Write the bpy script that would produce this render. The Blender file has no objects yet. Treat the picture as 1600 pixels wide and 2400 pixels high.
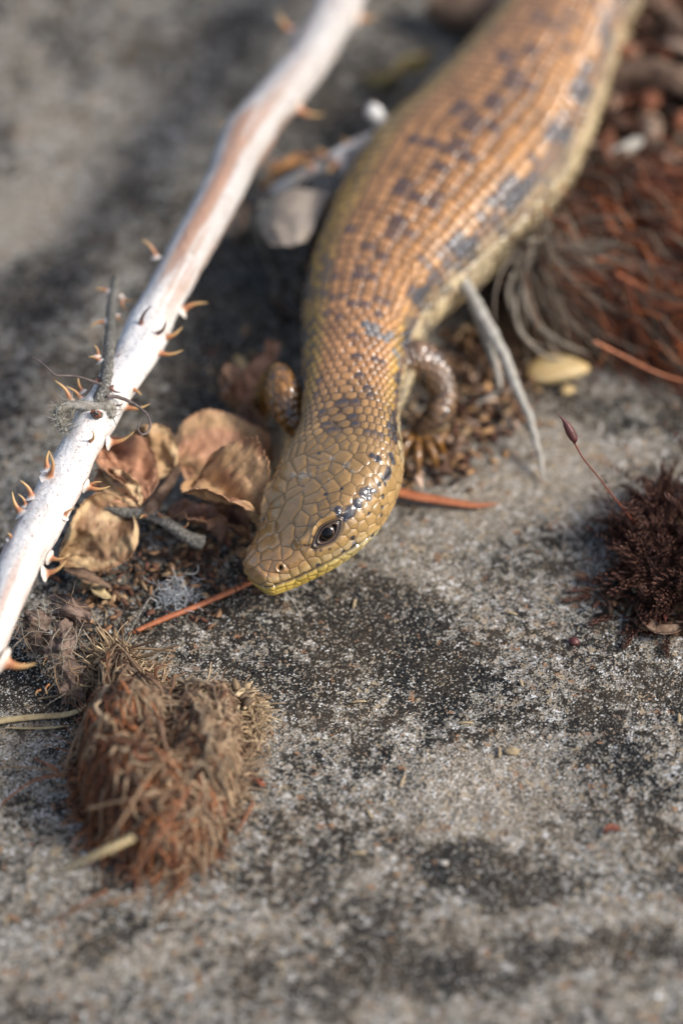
import bpy, math, random
import numpy as np

# ------------------------------------------------------------------ camera, sky, sun, exposure
CM = 0.01                       # everything below is written in centimetres
sc = bpy.context.scene
PITCH = math.radians(45)
DIST = 30.0
FPX = 6000.0                    # focal length in photo pixels (90 mm on a 36 mm high frame of 2400 px)
_s, _c = math.sin(PITCH), math.cos(PITCH)
CAM = np.array([0.0, -DIST*_c, DIST*_s])
FW = np.array([0.0, _c, -_s]); UPV = np.array([0.0, _s, _c]); RT = np.array([1.0, 0.0, 0.0])
FOCUS = 28.15

cam_d = bpy.data.cameras.new('camera'); cam = bpy.data.objects.new('camera', cam_d)
sc.collection.objects.link(cam); sc.camera = cam
cam.location = CAM*CM; cam.rotation_euler = (math.pi/2-PITCH, 0, 0)
cam_d.sensor_fit = 'VERTICAL'; cam_d.sensor_height = 36; cam_d.lens = 90
cam_d.clip_start = 0.01; cam_d.clip_end = 200
cam_d.dof.use_dof = True; cam_d.dof.focus_distance = FOCUS*CM; cam_d.dof.aperture_fstop = 9.5

SUN = np.array([0.75, -0.17, 0.63]); SUN /= np.linalg.norm(SUN)
w = bpy.data.worlds.new('World'); sc.world = w; w.use_nodes = True
nt = w.node_tree; bg = nt.nodes['Background']
sky = nt.nodes.new('ShaderNodeTexSky'); sky.sky_type = 'NISHITA'; sky.sun_disc = False
sky.sun_elevation = math.asin(SUN[2]); sky.sun_rotation = math.atan2(SUN[0], SUN[1])
sky.dust_density = 3.0; sky.ozone_density = .6; sky.air_density = .9
nt.links.new(sky.outputs[0], bg.inputs[0]); bg.inputs[1].default_value = 0.105
sun_d = bpy.data.lights.new('sun', 'SUN'); sun = bpy.data.objects.new('sun', sun_d)
sc.collection.objects.link(sun)
sun_d.energy = 1.5; sun_d.angle = math.radians(11.0); sun_d.color = (1.0, 0.99, 0.97)
from mathutils import Vector
sun.rotation_euler = Vector(SUN).to_track_quat('Z', 'Y').to_euler()
sun.location = SUN*2
sc.view_settings.view_transform = 'Standard'; sc.view_settings.look = 'None'
sc.view_settings.gamma = 1.0; sc.view_settings.use_curve_mapping = False
sc.view_settings.exposure = 1.18
sc.render.engine = 'CYCLES'
sc.cycles.use_denoising = True
sc.cycles.max_bounces = 6

# ------------------------------------------------------------------ helpers
rng = np.random.default_rng(7)
random.seed(7)

def nrm(v):
    v = np.asarray(v, float)
    return v/np.maximum(np.linalg.norm(v, axis=-1, keepdims=True), 1e-12)
def sstep(a, b, x):
    t = np.clip((x-a)/(b-a), 0, 1); return t*t*(3-2*t)
def hash2(i, j, k=0):
    x = np.sin(i*127.1+j*311.7+k*74.7)*43758.5453
    return x-np.floor(x)
def vnoise(x, y, k=0):
    xi, yi = np.floor(x), np.floor(y); fx, fy = x-xi, y-yi
    fx, fy = fx*fx*(3-2*fx), fy*fy*(3-2*fy)
    a, b, c, d = hash2(xi, yi, k), hash2(xi+1, yi, k), hash2(xi, yi+1, k), hash2(xi+1, yi+1, k)
    return (a*(1-fx)+b*fx)*(1-fy)+(c*(1-fx)+d*fx)*fy
def fbm(x, y, k=0, o=4):
    r, a, t = 0, 1, 0
    for i in range(o):
        r = r+a*vnoise(x*2**i+i*17.3, y*2**i-i*9.1, k+i); t += a; a *= .5
    return r/t
def ground(x, y):
    x = np.asarray(x, float); y = np.asarray(y, float)
    z = .28*(fbm(x*.16+3.1, y*.16+1.7, 1, 2)-.5)+.10*(fbm(x*.55, y*.55, 5, 3)-.5)
    return z
def ray(px, py):
    return FW+(px-800)/FPX*RT+(1200-py)/FPX*UPV
def UD(px, py, d):                       # pixel + distance along the optical axis -> point
    return CAM+d*ray(px, py)
def P(px, py, h=0.0):                    # pixel + height above the stone -> point
    r = ray(px, py); z = h
    for _ in range(4):
        p = CAM+r*((z-CAM[2])/r[2]); z = h+float(ground(p[0], p[1]))
    return CAM+r*((z-CAM[2])/r[2])
def PZ(px, py, z):
    r = ray(px, py); return CAM+r*((z-CAM[2])/r[2])
def project(p):
    q = np.asarray(p)-CAM; d = q@FW
    return 800+FPX*(q@RT)/d, 1200-FPX*(q@UPV)/d, d
def spline(pts, n):                      # Catmull-Rom through points of any dimension
    pts = np.asarray(pts, float)
    ext = np.vstack([2*pts[0]-pts[1], pts, 2*pts[-1]-pts[-2]])
    t = np.linspace(0, len(pts)-1, n); i = np.minimum(t.astype(int), len(pts)-2); f = (t-i)[:, None]
    p0, p1, p2, p3 = ext[i], ext[i+1], ext[i+2], ext[i+3]
    return .5*(2*p1+(p2-p0)*f+(2*p0-5*p1+4*p2-p3)*f**2+(3*p1-p0-3*p2+p3)*f**3)

COL = sc.collection
def wloc(o):
    v = np.zeros(3)
    while o is not None:
        v += np.array(o.location); o = o.parent
    return v
def tag(o, label=None, cat=None, group=None, kind=None):
    if label: o['label'] = label
    if cat: o['category'] = cat
    if group: o['group'] = group
    if kind: o['kind'] = kind
    return o
def thing(name, base, label, cat, group=None):
    o = bpy.data.objects.new(name, None); COL.objects.link(o)
    o.location = np.asarray(base)*CM; o.empty_display_size = .005
    return tag(o, label, cat, group)
def mesh_data(name, v, f, mat, col=None, smooth=True):
    me = bpy.data.meshes.new(name)
    v = np.ascontiguousarray(v, np.float32)
    if isinstance(f, np.ndarray):
        n, k = f.shape
        me.vertices.add(len(v)); me.vertices.foreach_set('co', v.ravel())
        me.loops.add(n*k); me.loops.foreach_set('vertex_index', f.astype(np.int32).ravel())
        me.polygons.add(n); me.polygons.foreach_set('loop_start', np.arange(0, n*k, k, dtype=np.int32))
        me.update(calc_edges=True)
    else:
        me.from_pydata(v.tolist(), [], f); me.update()
    me.polygons.foreach_set('use_smooth', np.full(len(me.polygons), smooth))
    if col is not None:
        a = me.color_attributes.new('pigment', 'FLOAT_COLOR', 'POINT')
        c = np.ones((len(v), 4), np.float32); c[:, :col.shape[1]] = col
        a.data.foreach_set('color', c.ravel())
    me.materials.append(mat)
    return me
def obj(name, v, f, mat, parent=None, col=None, smooth=True):
    """v in centimetres, world space; linked as ONE mesh object"""
    v = np.asarray(v, float)*CM
    base = None
    if parent is not None: v = v-wloc(parent)
    else:
        base = np.array([v[:, 0].mean(), v[:, 1].mean(), v[:, 2].min()]); v = v-base
    o = bpy.data.objects.new(name, mesh_data(name, v, f, mat, col, smooth))
    COL.objects.link(o)
    if parent is not None: o.parent = parent
    else: o.location = base
    return o
def grid_faces(n, m, closed=True, off=0):
    i, j = np.meshgrid(np.arange(n-1), np.arange(m if closed else m-1), indexing='ij')
    j2 = (j+1) % m
    return np.stack([i*m+j, i*m+j2, (i+1)*m+j2, (i+1)*m+j], -1).reshape(-1, 4)+off
def tubes(pts, rad, k=5, cols=None, flat=1.0):
    """pts (S,n,3), rad (S,n) -> verts, faces(, colours)"""
    pts = np.asarray(pts, float); S, n, _ = pts.shape
    rad = np.broadcast_to(rad, (S, n))
    T = nrm(np.gradient(pts, axis=1))
    ref = nrm(rng.normal(size=(S, 1, 3))+np.array([0, 0, .001]))
    mean = nrm(T.mean(axis=1, keepdims=True)); ref = nrm(ref-(ref*mean).sum(-1, keepdims=True)*mean)
    A = nrm(np.cross(T, ref)); B = np.cross(T, A)
    th = np.arange(k)/k*2*np.pi
    v = pts[:, :, None]+rad[:, :, None, None]*(np.cos(th)[:, None]*A[:, :, None]+flat*np.sin(th)[:, None]*B[:, :, None])
    f0 = grid_faces(n, k)
    f = (f0[None]+(np.arange(S)*n*k)[:, None, None]).reshape(-1, 4)
    caps = np.array([[i*n*k+q for q in ([0, 1, 2, 3] if k >= 4 else [0, 1, 2, 2])] for i in range(S)])
    c = None
    if cols is not None:
        cols = np.asarray(cols, float)
        if cols.ndim == 2: cols = cols[:, None, :].repeat(n, 1)
        c = cols[:, :, None, :].repeat(k, 2).reshape(-1, cols.shape[-1])
    return v.reshape(-1, 3), f, c
def tube1(path, rad, k=10, n=40, noise=0.0, seed=0, flat=1.0):
    """one stem: path control points, radius control values -> rounded closed tube"""
    p = spline(path, n); r = np.interp(np.linspace(0, 1, n), np.linspace(0, 1, len(rad)), rad)
    T = nrm(np.gradient(p, axis=0)); ref = np.array([.13, .21, .97])
    A = nrm(np.cross(T, ref)); B = np.cross(T, A)
    th = np.arange(k)/k*2*np.pi
    rr = r[:, None]*np.ones((n, k))
    if noise:
        L = np.r_[0, np.cumsum(np.linalg.norm(np.diff(p, axis=0), axis=1))]/max(r.mean(), 1e-3)
        rr = rr*(1+noise*2*(fbm(L[:, None]*.8+0*th, 2*np.cos(th)[None]+1.3*np.sin(th)[None]+seed, seed, 3)-.5))
    v = p[:, None]+rr[..., None]*(np.cos(th)[None, :, None]*A[:, None]+flat*np.sin(th)[None, :, None]*B[:, None])
    v = v.reshape(-1, 3)
    e0, e1 = p[0]-T[0]*r[0]*.35, p[-1]+T[-1]*r[-1]*.35
    v = np.vstack([v, e0, e1]); a, b = n*k, n*k+1
    f = [tuple(x) for x in grid_faces(n, k).tolist()]
    for j in range(k):
        f.append((a, (j+1) % k, j)); f.append((b, (n-1)*k+j, (n-1)*k+(j+1) % k))
    return v, f
def loft(curves, n, m, thick=.012, wob=0.0, seed=0):
    """smooth skin through several curves (each a list of points), given a thickness"""
    cs = np.array([spline(c, n) for c in curves])            # (c,n,3)
    g = np.stack([spline(cs[:, i], m) for i in range(n)])    # (n,m,3)
    return sheet(g, thick, wob, seed)
def sheet(g, thick=.012, wob=0.0, seed=0):
    n, m, _ = g.shape
    N = nrm(np.cross(np.gradient(g, axis=0), np.gradient(g, axis=1)))
    if wob:
        ii, jj = np.meshgrid(np.linspace(0, 5, n), np.linspace(0, 4, m), indexing='ij')
        g = g+N*(wob*2*(fbm(ii+seed, jj, seed, 3)-.5))[..., None]
    a = (g+N*thick/2).reshape(-1, 3); b = (g-N*thick/2).reshape(-1, 3)
    fa = grid_faces(n, m, False); fb = grid_faces(n, m, False, n*m)[:, ::-1]
    rim = [(i, 0) for i in range(n)]+[(n-1, j) for j in range(1, m)]+[(i, m-1) for i in range(n-2, -1, -1)]+[(0, j) for j in range(m-2, 0, -1)]
    r = np.array([i*m+j for i, j in rim]); r2 = np.roll(r, -1)
    fr = np.stack([r, r+n*m, r2+n*m, r2], -1)
    return np.vstack([a, b]), np.vstack([fa, fb, fr])

# ------------------------------------------------------------------ materials
def new_mat(name, rough=.8, spec=.3):
    m = bpy.data.materials.new(name); m.use_nodes = True
    b = m.node_tree.nodes['Principled BSDF']
    b.inputs['Roughness'].default_value = rough; b.inputs['Specular IOR Level'].default_value = spec
    return m, m.node_tree, b
def nd(t, typ, **kw):
    n = t.nodes.new(typ)
    for k, v in kw.items():
        if k in ('operation', 'blend_type', 'data_type', 'feature', 'attribute_name', 'interpolation_type', 'noise_type'): setattr(n, k, v)
        else: n.inputs[k.replace('_', ' ')].default_value = v
    return n
def ramp(t, fac, stops, const=False):
    r = t.nodes.new('ShaderNodeValToRGB'); cr = r.color_ramp
    if const: cr.interpolation = 'CONSTANT'
    while len(cr.elements) < len(stops): cr.elements.new(.5)
    for e, (p, c) in zip(cr.elements, stops):
        e.position = p; e.color = (*c, 1) if len(c) == 3 else c
    t.links.new(fac, r.inputs[0]); return r.outputs[0]
def mixc(t, fac, a, b, mode='MIX'):
    m = t.nodes.new('ShaderNodeMix'); m.data_type = 'RGBA'; m.blend_type = mode
    for s, x in ((m.inputs[0], fac), (m.inputs[6], a), (m.inputs[7], b)):
        if isinstance(x, bpy.types.NodeSocket): t.links.new(x, s)
        elif isinstance(x, (int, float)): s.default_value = x
        else: s.default_value = (*x, 1)
    return m.outputs[2]
def mth(t, op, a, b=0.0, c=0.0, clamp=False):
    m = t.nodes.new('ShaderNodeMath'); m.operation = op; m.use_clamp = clamp
    for s, x in zip(m.inputs, (a, b, c)):
        if isinstance(x, bpy.types.NodeSocket): t.links.new(x, s)
        else: s.default_value = x
    return m.outputs[0]
def tex_noise(t, scale, detail=4, rough=.55, co=None, dist=0.0):
    n = t.nodes.new('ShaderNodeTexNoise'); n.inputs['Scale'].default_value = scale
    n.inputs['Detail'].default_value = detail; n.inputs['Roughness'].default_value = rough; n.inputs['Distortion'].default_value = dist
    t.links.new(co if co is not None else objco(t), n.inputs['Vector']); return n.outputs[0]
def objco(t):
    for n in t.nodes:
        if n.type == 'TEX_COORD': return n.outputs['Object']
    return t.nodes.new('ShaderNodeTexCoord').outputs['Object']
def bump(t, b, h, dist, strength=1.0):
    n = t.nodes.new('ShaderNodeBump'); n.inputs['Distance'].default_value = dist; n.inputs['Strength'].default_value = strength
    t.links.new(h, n.inputs['Height']); t.links.new(n.outputs[0], b.inputs['Normal'])
def attr(t, name='pigment'):
    n = t.nodes.new('ShaderNodeAttribute'); n.attribute_name = name; return n

def mat_noisy(name, cols, scale, rough=.8, spec=.25, bump_d=0.0, bump_s=None, trans=0.0, pos=None):
    m, t, b = new_mat(name, rough, spec)
    f = tex_noise(t, scale, 5, .6)
    k = len(cols)
    pos = pos or [.3+.4*i/(k-1) for i in range(k)]
    c = ramp(t, f, list(zip(pos, cols)))
    t.links.new(c, b.inputs['Base Color'])
    if bump_d: bump(t, b, tex_noise(t, bump_s or scale*4, 4, .6), bump_d)
    return m
def mat_pigment(name, rough=.7, spec=.3, nscale=3000, namp=.35, bump_d=0.0, sss=0.0):
    m, t, b = new_mat(name, rough, spec)
    a = attr(t)
    f = tex_noise(t, nscale, 4, .6)
    k = mth(t, 'MULTIPLY_ADD', f, namp*2, 1-namp)
    col = mixc(t, 1.0, a.outputs['Color'], k, 'MULTIPLY')
    t.links.new(col, b.inputs['Base Color'])
    if bump_d: bump(t, b, f, bump_d)
    return m
def mat_stone():
    m, t, b = new_mat('speckled_sandstone', .85, .08)
    co = objco(t)
    v = t.nodes.new('ShaderNodeTexVoronoi'); v.inputs['Scale'].default_value = 5600; t.links.new(co, v.inputs['Vector'])
    s = t.nodes.new('ShaderNodeSeparateColor'); t.links.new(v.outputs['Color'], s.inputs[0])
    v2 = t.nodes.new('ShaderNodeTexVoronoi'); v2.inputs['Scale'].default_value = 1500; t.links.new(co, v2.inputs['Vector'])
    s2 = t.nodes.new('ShaderNodeSeparateColor'); t.links.new(v2.outputs['Color'], s2.inputs[0])
    nk = tex_noise(t, 820, 4, .6, None, .4); nq = tex_noise(t, 300, 4, .6)
    gi = mth(t, 'ADD', mth(t, 'MULTIPLY', s.outputs[0], .86), mth(t, 'MULTIPLY_ADD', nk, 1.3, -.58), clamp=True)
    grain = ramp(t, gi, [(0, (.035, .035, .035)), (.15, (.095, .094, .083)), (.30, (.185, .178, .148)), (.44, (.25, .235, .195)),
                         (.58, (.36, .265, .17)), (.70, (.29, .285, .265)), (.84, (.42, .39, .33)), (1, (.70, .69, .66))])
    big = ramp(t, s2.outputs[0], [(0, (.30, .16, .085)), (.3, (.20, .18, .15)), (.6, (.36, .28, .18)), (.85, (.22, .20, .175)), (1, (.55, .53, .49))])
    col = mixc(t, mth(t, 'GREATER_THAN', s2.outputs[1], .84), grain, big)
    a = attr(t, 'pigment')
    sa = t.nodes.new('ShaderNodeSeparateColor'); t.links.new(a.outputs['Color'], sa.inputs[0])
    n1 = tex_noise(t, 190, 6, .62); n2 = tex_noise(t, 900, 4, .6)
    dk = mth(t, 'ADD', mth(t, 'MULTIPLY_ADD', n1, 2.6, -1.42), sa.outputs[0])
    dk = mth(t, 'ADD', dk, mth(t, 'MULTIPLY_ADD', n2, 4.2, -2.1))
    dk = mth(t, 'ADD', dk, mth(t, 'MULTIPLY_ADD', tex_noise(t, 75, 4, .6), 2.0, -1.0))
    dk = mth(t, 'ADD', dk, mth(t, 'MULTIPLY_ADD', tex_noise(t, 420, 5, .65, None, .6), 2.4, -1.2))
    dens = mth(t, 'MULTIPLY_ADD', dk, 1.2, .46, clamp=True)
    dens = mth(t, 'MAXIMUM', mth(t, 'MINIMUM', dens, .84), .17)
    isd = mth(t, 'LESS_THAN', s.outputs[1], dens)
    dark = ramp(t, s.outputs[2], [(0, (.008, .008, .009)), (.5, (.017, .017, .017)), (.8, (.034, .033, .030)), (1, (.075, .072, .064))])
    col = mixc(t, isd, col, dark)
    # tan bare sandstone, with sun patches painted into the colour
    buff_sun = mth(t, 'MULTIPLY', sa.outputs[1], .45)
    col = mixc(t, buff_sun, col, mixc(t, .5, col, (.46, .37, .26)))
    col = mixc(t, 1.0, col, mth(t, 'MULTIPLY_ADD', tex_noise(t, 60, 3), .5, .72), 'MULTIPLY')
    col = mixc(t, mth(t, 'MULTIPLY_ADD', tex_noise(t, 120, 4, .6), 1.6, -.62, clamp=True), col, mixc(t, .22, col, (.35, .24, .13)))
    t.links.new(col, b.inputs['Base Color'])
    h = mth(t, 'MULTIPLY_ADD', v.outputs['Distance'], -.55, s.outputs[2])
    h = mth(t, 'ADD', mth(t, 'MULTIPLY', h, .5), mth(t, 'MULTIPLY', n2, 2.2))
    bump(t, b, h, .00030, 1.0)
    return m

M = {}
M['stone'] = mat_stone()
M['lizard'] = None
m_, t_, b_ = new_mat('lizard_skin', .3, .85)
a_ = attr(t_)
f_ = tex_noise(t_, 2600, 4, .6)
t_.links.new(mixc(t_, 1.0, a_.outputs['Color'], mth(t_, 'MULTIPLY_ADD', f_, .5, .75), 'MULTIPLY'), b_.inputs['Base Color'])
t_.links.new(mth(t_, 'MULTIPLY_ADD', f_, .14, .10), b_.inputs['Roughness'])
bump(t_, b_, tex_noise(t_, 5200, 3, .6), .00003, .5)
b_.inputs['Coat Weight'].default_value = .0; b_.inputs['Coat Roughness'].default_value = .22
M['lizard'] = m_
m_, t_, b_ = new_mat('eye_cornea', .08, .35); b_.inputs['Base Color'].default_value = (.012, .008, .006, 1); M['cornea'] = m_
m_, t_, b_ = new_mat('eye_iris', .12, .5); t_.links.new(ramp(t_, tex_noise(t_, 4000), [(.35, (.03, .018, .012)), (.65, (.09, .05, .025))]), b_.inputs['Base Color']); M['iris'] = m_
m_, t_, b_ = new_mat('eye_pupil', .12, .2); b_.inputs['Base Color'].default_value = (.004, .004, .004, 1); M['pupil'] = m_

# ------------------------------------------------------------------ the stone
def warp_axis(lo, hi, step, far):
    a = list(np.arange(lo, hi+1e-6, step)); d = step; x = hi
    b = []
    while x < far: d *= 1.35; x += d; b.append(x)
    d = step; x = lo; c = []
    while x > -far: d *= 1.35; x -= d; c.append(x)
    return np.array(c[::-1]+a+b)
gx = warp_axis(-8, 9, .085, 1500); gy = warp_axis(-9, 14, .085, 1500)
X, Y = np.meshgrid(gx, gy, indexing='xy')
Z = ground(X, Y)
near = np.exp(-(np.maximum(np.abs(X)-14, 0)**2+np.maximum(np.abs(Y)-16, 0)**2)/60)
Z = Z+near*(.05*(fbm(X*2.2, Y*2.2, 9, 4)-.5)+.022*(fbm(X*5, Y*5, 12, 2)-.5))
dx_, dy_, dd_ = project(np.stack([X, Y, Z], -1))
def blobs(lst):
    r = np.zeros_like(X)
    for x, y, rx, ry, a in lst: r += a*np.exp(-(((dx_-x)/rx)**2+((dy_-y)/ry)**2))
    return r
wx, wy = 130*(fbm(X*.8, Y*.8, 21, 5)-.5), 110*(fbm(X*.8, Y*.8, 33, 5)-.5)
dx_ = dx_+wx*2; dy_ = dy_+wy*2
DARK = [(830, 1420, 190, 70, .75), (960, 1545, 150, 60, .75), (760, 1500, 160, 70, .5), (700, 1620, 160, 70, .35), (1100, 1560, 80, 50, .4),
        (1430, 1590, 120, 70, .45), (1480, 1790, 110, 120, .6), (1120, 2060, 140, 90, .95), (1250, 2090, 120, 60, .7), (1010, 2010, 90, 40, .3),
        (660, 2050, 70, 60, .5), (760, 2140, 160, 40, .4), (960, 2240, 130, 60, .6), (1030, 2290, 120, 50, .5), (700, 2340, 200, 45, .4),
        (1300, 2290, 160, 50, .5), (1500, 2250, 120, 60, .45), (350, 2200, 140, 40, .35), (560, 1420, 60, 50, .3), (620, 1260, 90, 100, .6), (380, 1380, 120, 80, .4),
        (1390, 960, 110, 60, .75), (1060, 1000, 80, 80, .4), (1240, 1560, 60, 40, .2), (1020, 1220, 60, 60, .2), (60, 1610, 120, 60, .7), (1550, 940, 70, 60, .4),
        (420, 110, 160, 70, .6), (560, 60, 120, 60, .4), (110, 80, 110, 50, .5), (40, 690, 120, 100, .7), (180, 590, 110, 60, .6), (300, 480, 70, 60, .5),
        (160, 880, 120, 80, .4), (420, 780, 120, 200, .55), (560, 760, 130, 160, .8), (520, 920, 120, 80, .6), (690, 260, 130, 110, .5), (850, 130, 120, 100, .5), (800, 250, 90, 60, .5), (20, 300, 60, 60, .4),
        (640, 620, 120, 140, .6)]  # lichen patches, plus painted shade between the cane and the lizard
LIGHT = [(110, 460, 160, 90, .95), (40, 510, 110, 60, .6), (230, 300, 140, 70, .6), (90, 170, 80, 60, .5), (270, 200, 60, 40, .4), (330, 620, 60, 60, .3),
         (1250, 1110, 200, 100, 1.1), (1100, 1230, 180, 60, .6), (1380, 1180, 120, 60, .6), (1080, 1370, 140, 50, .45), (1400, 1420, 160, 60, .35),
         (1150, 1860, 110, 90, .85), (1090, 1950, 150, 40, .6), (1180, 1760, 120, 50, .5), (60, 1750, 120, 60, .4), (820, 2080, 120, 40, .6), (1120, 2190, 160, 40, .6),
         (1420, 1980, 100, 60, .5), (1450, 2160, 160, 50, .5), (300, 2250, 160, 60, .5), (850, 2380, 140, 40, .5), (100, 2050, 120, 80, .4), (1250, 2380, 160, 40, .4), (700, 1720, 120, 60, .25)]  # tan stone tones, plus dappled sunlight painted in as pale patches
lich_shade = blobs(DARK)*1.25-blobs(LIGHT)*1.1+.9*(fbm(X*1.1, Y*1.6, 51, 5)-.5)  # one channel for lichen and for the painted sun and shade
buff_sun = np.clip(blobs(LIGHT), 0, 1)
gcol = np.stack([lich_shade, buff_sun, 0*lich_shade], -1).reshape(-1, 3)
ny, nx = X.shape
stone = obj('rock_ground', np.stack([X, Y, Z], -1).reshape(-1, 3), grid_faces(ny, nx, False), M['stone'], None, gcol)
tag(stone, 'speckled grey and tan sandstone slab with dark lichen and painted sun and shade patches', None, None, 'structure')

# ------------------------------------------------------------------ the lizard
ST = [  # axis pixel, axis height, half width, above axis, below axis, squareness
 (592, 1358, .52, .000, .000, .000),
 (608, 1346, .54, .285, .165, .250),
 (637, 1320, .59, .375, .220, .310),
 (668, 1290, .66, .475, .270, .355),
 (702, 1254, .75, .590, .335, .400),
 (735, 1212, .85, .690, .380, .435),
 (768, 1162, .96, .735, .405, .450),
 (794, 1107, 1.05, .725, .420, .430),
 (812, 1050, 1.12, .640, .430, .425),
 (820, 990, 1.17, .560, .430, .430),
 (823, 900, 1.15, .570, .470, .470),
 (838, 800, 1.05, .660, .560, .560),
 (872, 690, .95, .830, .680, .68),
 (957, 566, .92, 1.08, .82, .80),
 (1062, 435, .95, 1.26, .92, .88),
 (1146, 340, .95, 1.20, .92, .90),
 (1236, 205, .90, 1.03, .86, .86),
 (1312, 80, .84, .88, .80, .80),
 (1400, -60, .75, .74, .70, .70),
 (1480, -240, .62, .62, .58, .58),
 (1540, -450, .48, .48, .44, .44),
 (1565, -700, .34, .33, .30, .30),
 (1550, -980, .2, .18, .16, .16),
 (1520, -1200, .1, .03, .03, .03)]
ctr = np.array([PZ(a[0], a[1], a[2]) for a in ST])
par = np.array([a[3:6] for a in ST])
NS = 4000
dense = spline(ctr, NS)
seg = np.r_[0, np.cumsum(np.linalg.norm(np.diff(dense, axis=0), axis=1))]
tt = np.linspace(0, len(ST)-1, NS)
s_st = np.interp(np.arange(len(ST)), tt, seg)
def srange(a, b, d): return list(np.arange(a, b, d))
SL = seg[-1]
S_ = np.array([.0003, .001, .002, .0035]+srange(.006, .1, .005)+srange(.1, 2.7, .0078)+srange(2.7, 5.2, .0115)+srange(5.2, 12.5, .019)+srange(12.5, SL-.01, .06))
NR = len(S_); MC = 440
axis = np.stack([np.interp(S_, seg, dense[:, i]) for i in range(3)], -1)
dT = nrm(np.gradient(dense, axis=0))
ker = np.hanning(161); ker /= ker.sum()
dT = nrm(np.stack([np.convolve(np.pad(dT[:, i], 80, 'edge'), ker, 'valid') for i in range(3)], -1))
Tn = nrm(np.stack([np.interp(S_, seg, dT[:, i]) for i in range(3)], -1))
side = nrm(np.cross(Tn, np.array([0, 0, 1.0]))); upv = np.cross(side, Tn)
roll = (.34*(1-sstep(1.5, 3.2, S_)))[:, None]
side, upv = side*np.cos(roll)+upv*np.sin(roll), upv*np.cos(roll)-side*np.sin(roll)
def prof(k):
    dn = spline(par[1:, k:k+1], 3000)[:, 0]
    sd = np.interp(np.linspace(1, len(ST)-1, 3000), tt, seg)
    v = np.interp(S_, sd, dn)
    s1 = s_st[1]
    r = np.clip(S_/s1, 0, 1)
    return np.where(S_ < s1, par[1, k]*np.sqrt(1-(1-r)**2)*.97+.03*par[1, k]*r, v)
Wd, Tp, Bt = prof(0), prof(1), prof(2)
tcol = np.linspace(-1, 1, MC, endpoint=False)+1/MC
TH = np.pi*np.sign(tcol)*np.abs(tcol)**1.12
def base_surface():
    ex = (.66+.24*sstep(1.5, 3.5, S_))[:, None]
    sn, cs = np.sin(TH)[None], np.cos(TH)[None]
    x = np.sign(sn)*np.abs(sn)**ex; z = np.sign(cs)*np.abs(cs)**(ex+.05)
    lx = Wd[:, None]*x
    lz = np.where(z > 0, Tp[:, None], Bt[:, None])*z
    # the head narrows towards its crown and the jaw tucks in
    hd = 1-sstep(1.9, 2.6, S_)[:, None]
    lx = lx*(1-hd*.07*np.clip(z, 0, 1)**1.5+hd*.05*np.clip(-z, 0, 1))
    # shallow hollow in front of the eye, swelling over the brow
    lz = lz+hd*(.03*np.exp(-((S_[:, None]-.95)/.28)**2)*np.exp(-((np.abs(TH)[None]-.95)/.28)**2))
    g = axis[:, None]+lx[..., None]*side[:, None]+lz[..., None]*upv[:, None]
    return g, lx, lz
G, LX, LZ = base_surface()
# belly rests on the stone
gz = ground(G[..., 0], G[..., 1])+.01
G[..., 2] = np.where(S_[:, None] > 3.2, np.maximum(G[..., 2], gz), G[..., 2])
def normals(g):
    du = np.gradient(g, axis=0)
    dv = np.roll(g, -1, 1)-np.roll(g, 1, 1)
    n = nrm(np.cross(dv, du))
    return n
NG = normals(G)
if ((NG[300]*(G[300]-axis[300])).sum(-1)).mean() < 0: NG = -NG
gpx, gpy, gdp = project(G)
facing = -(NG*nrm(G-CAM)).sum(-1)
vis_i, vis_j = np.nonzero((facing > .02) & (gpx > -50) & (gpx < 1700) & (gpy > -60))
vpx, vpy, vdp = gpx[vis_i, vis_j], gpy[vis_i, vis_j], gdp[vis_i, vis_j]
def pick(px, py):
    d2 = (vpx-px)**2+(vpy-py)**2
    for r in (3, 6, 12, 30):
        k = np.nonzero(d2 < r*r)[0]
        if len(k):
            k = k[np.argmin(vdp[k]+.02*np.sqrt(d2[k]))]; return vis_i[k], vis_j[k]
    k = np.argmin(d2); return vis_i[k], vis_j[k]
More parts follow.
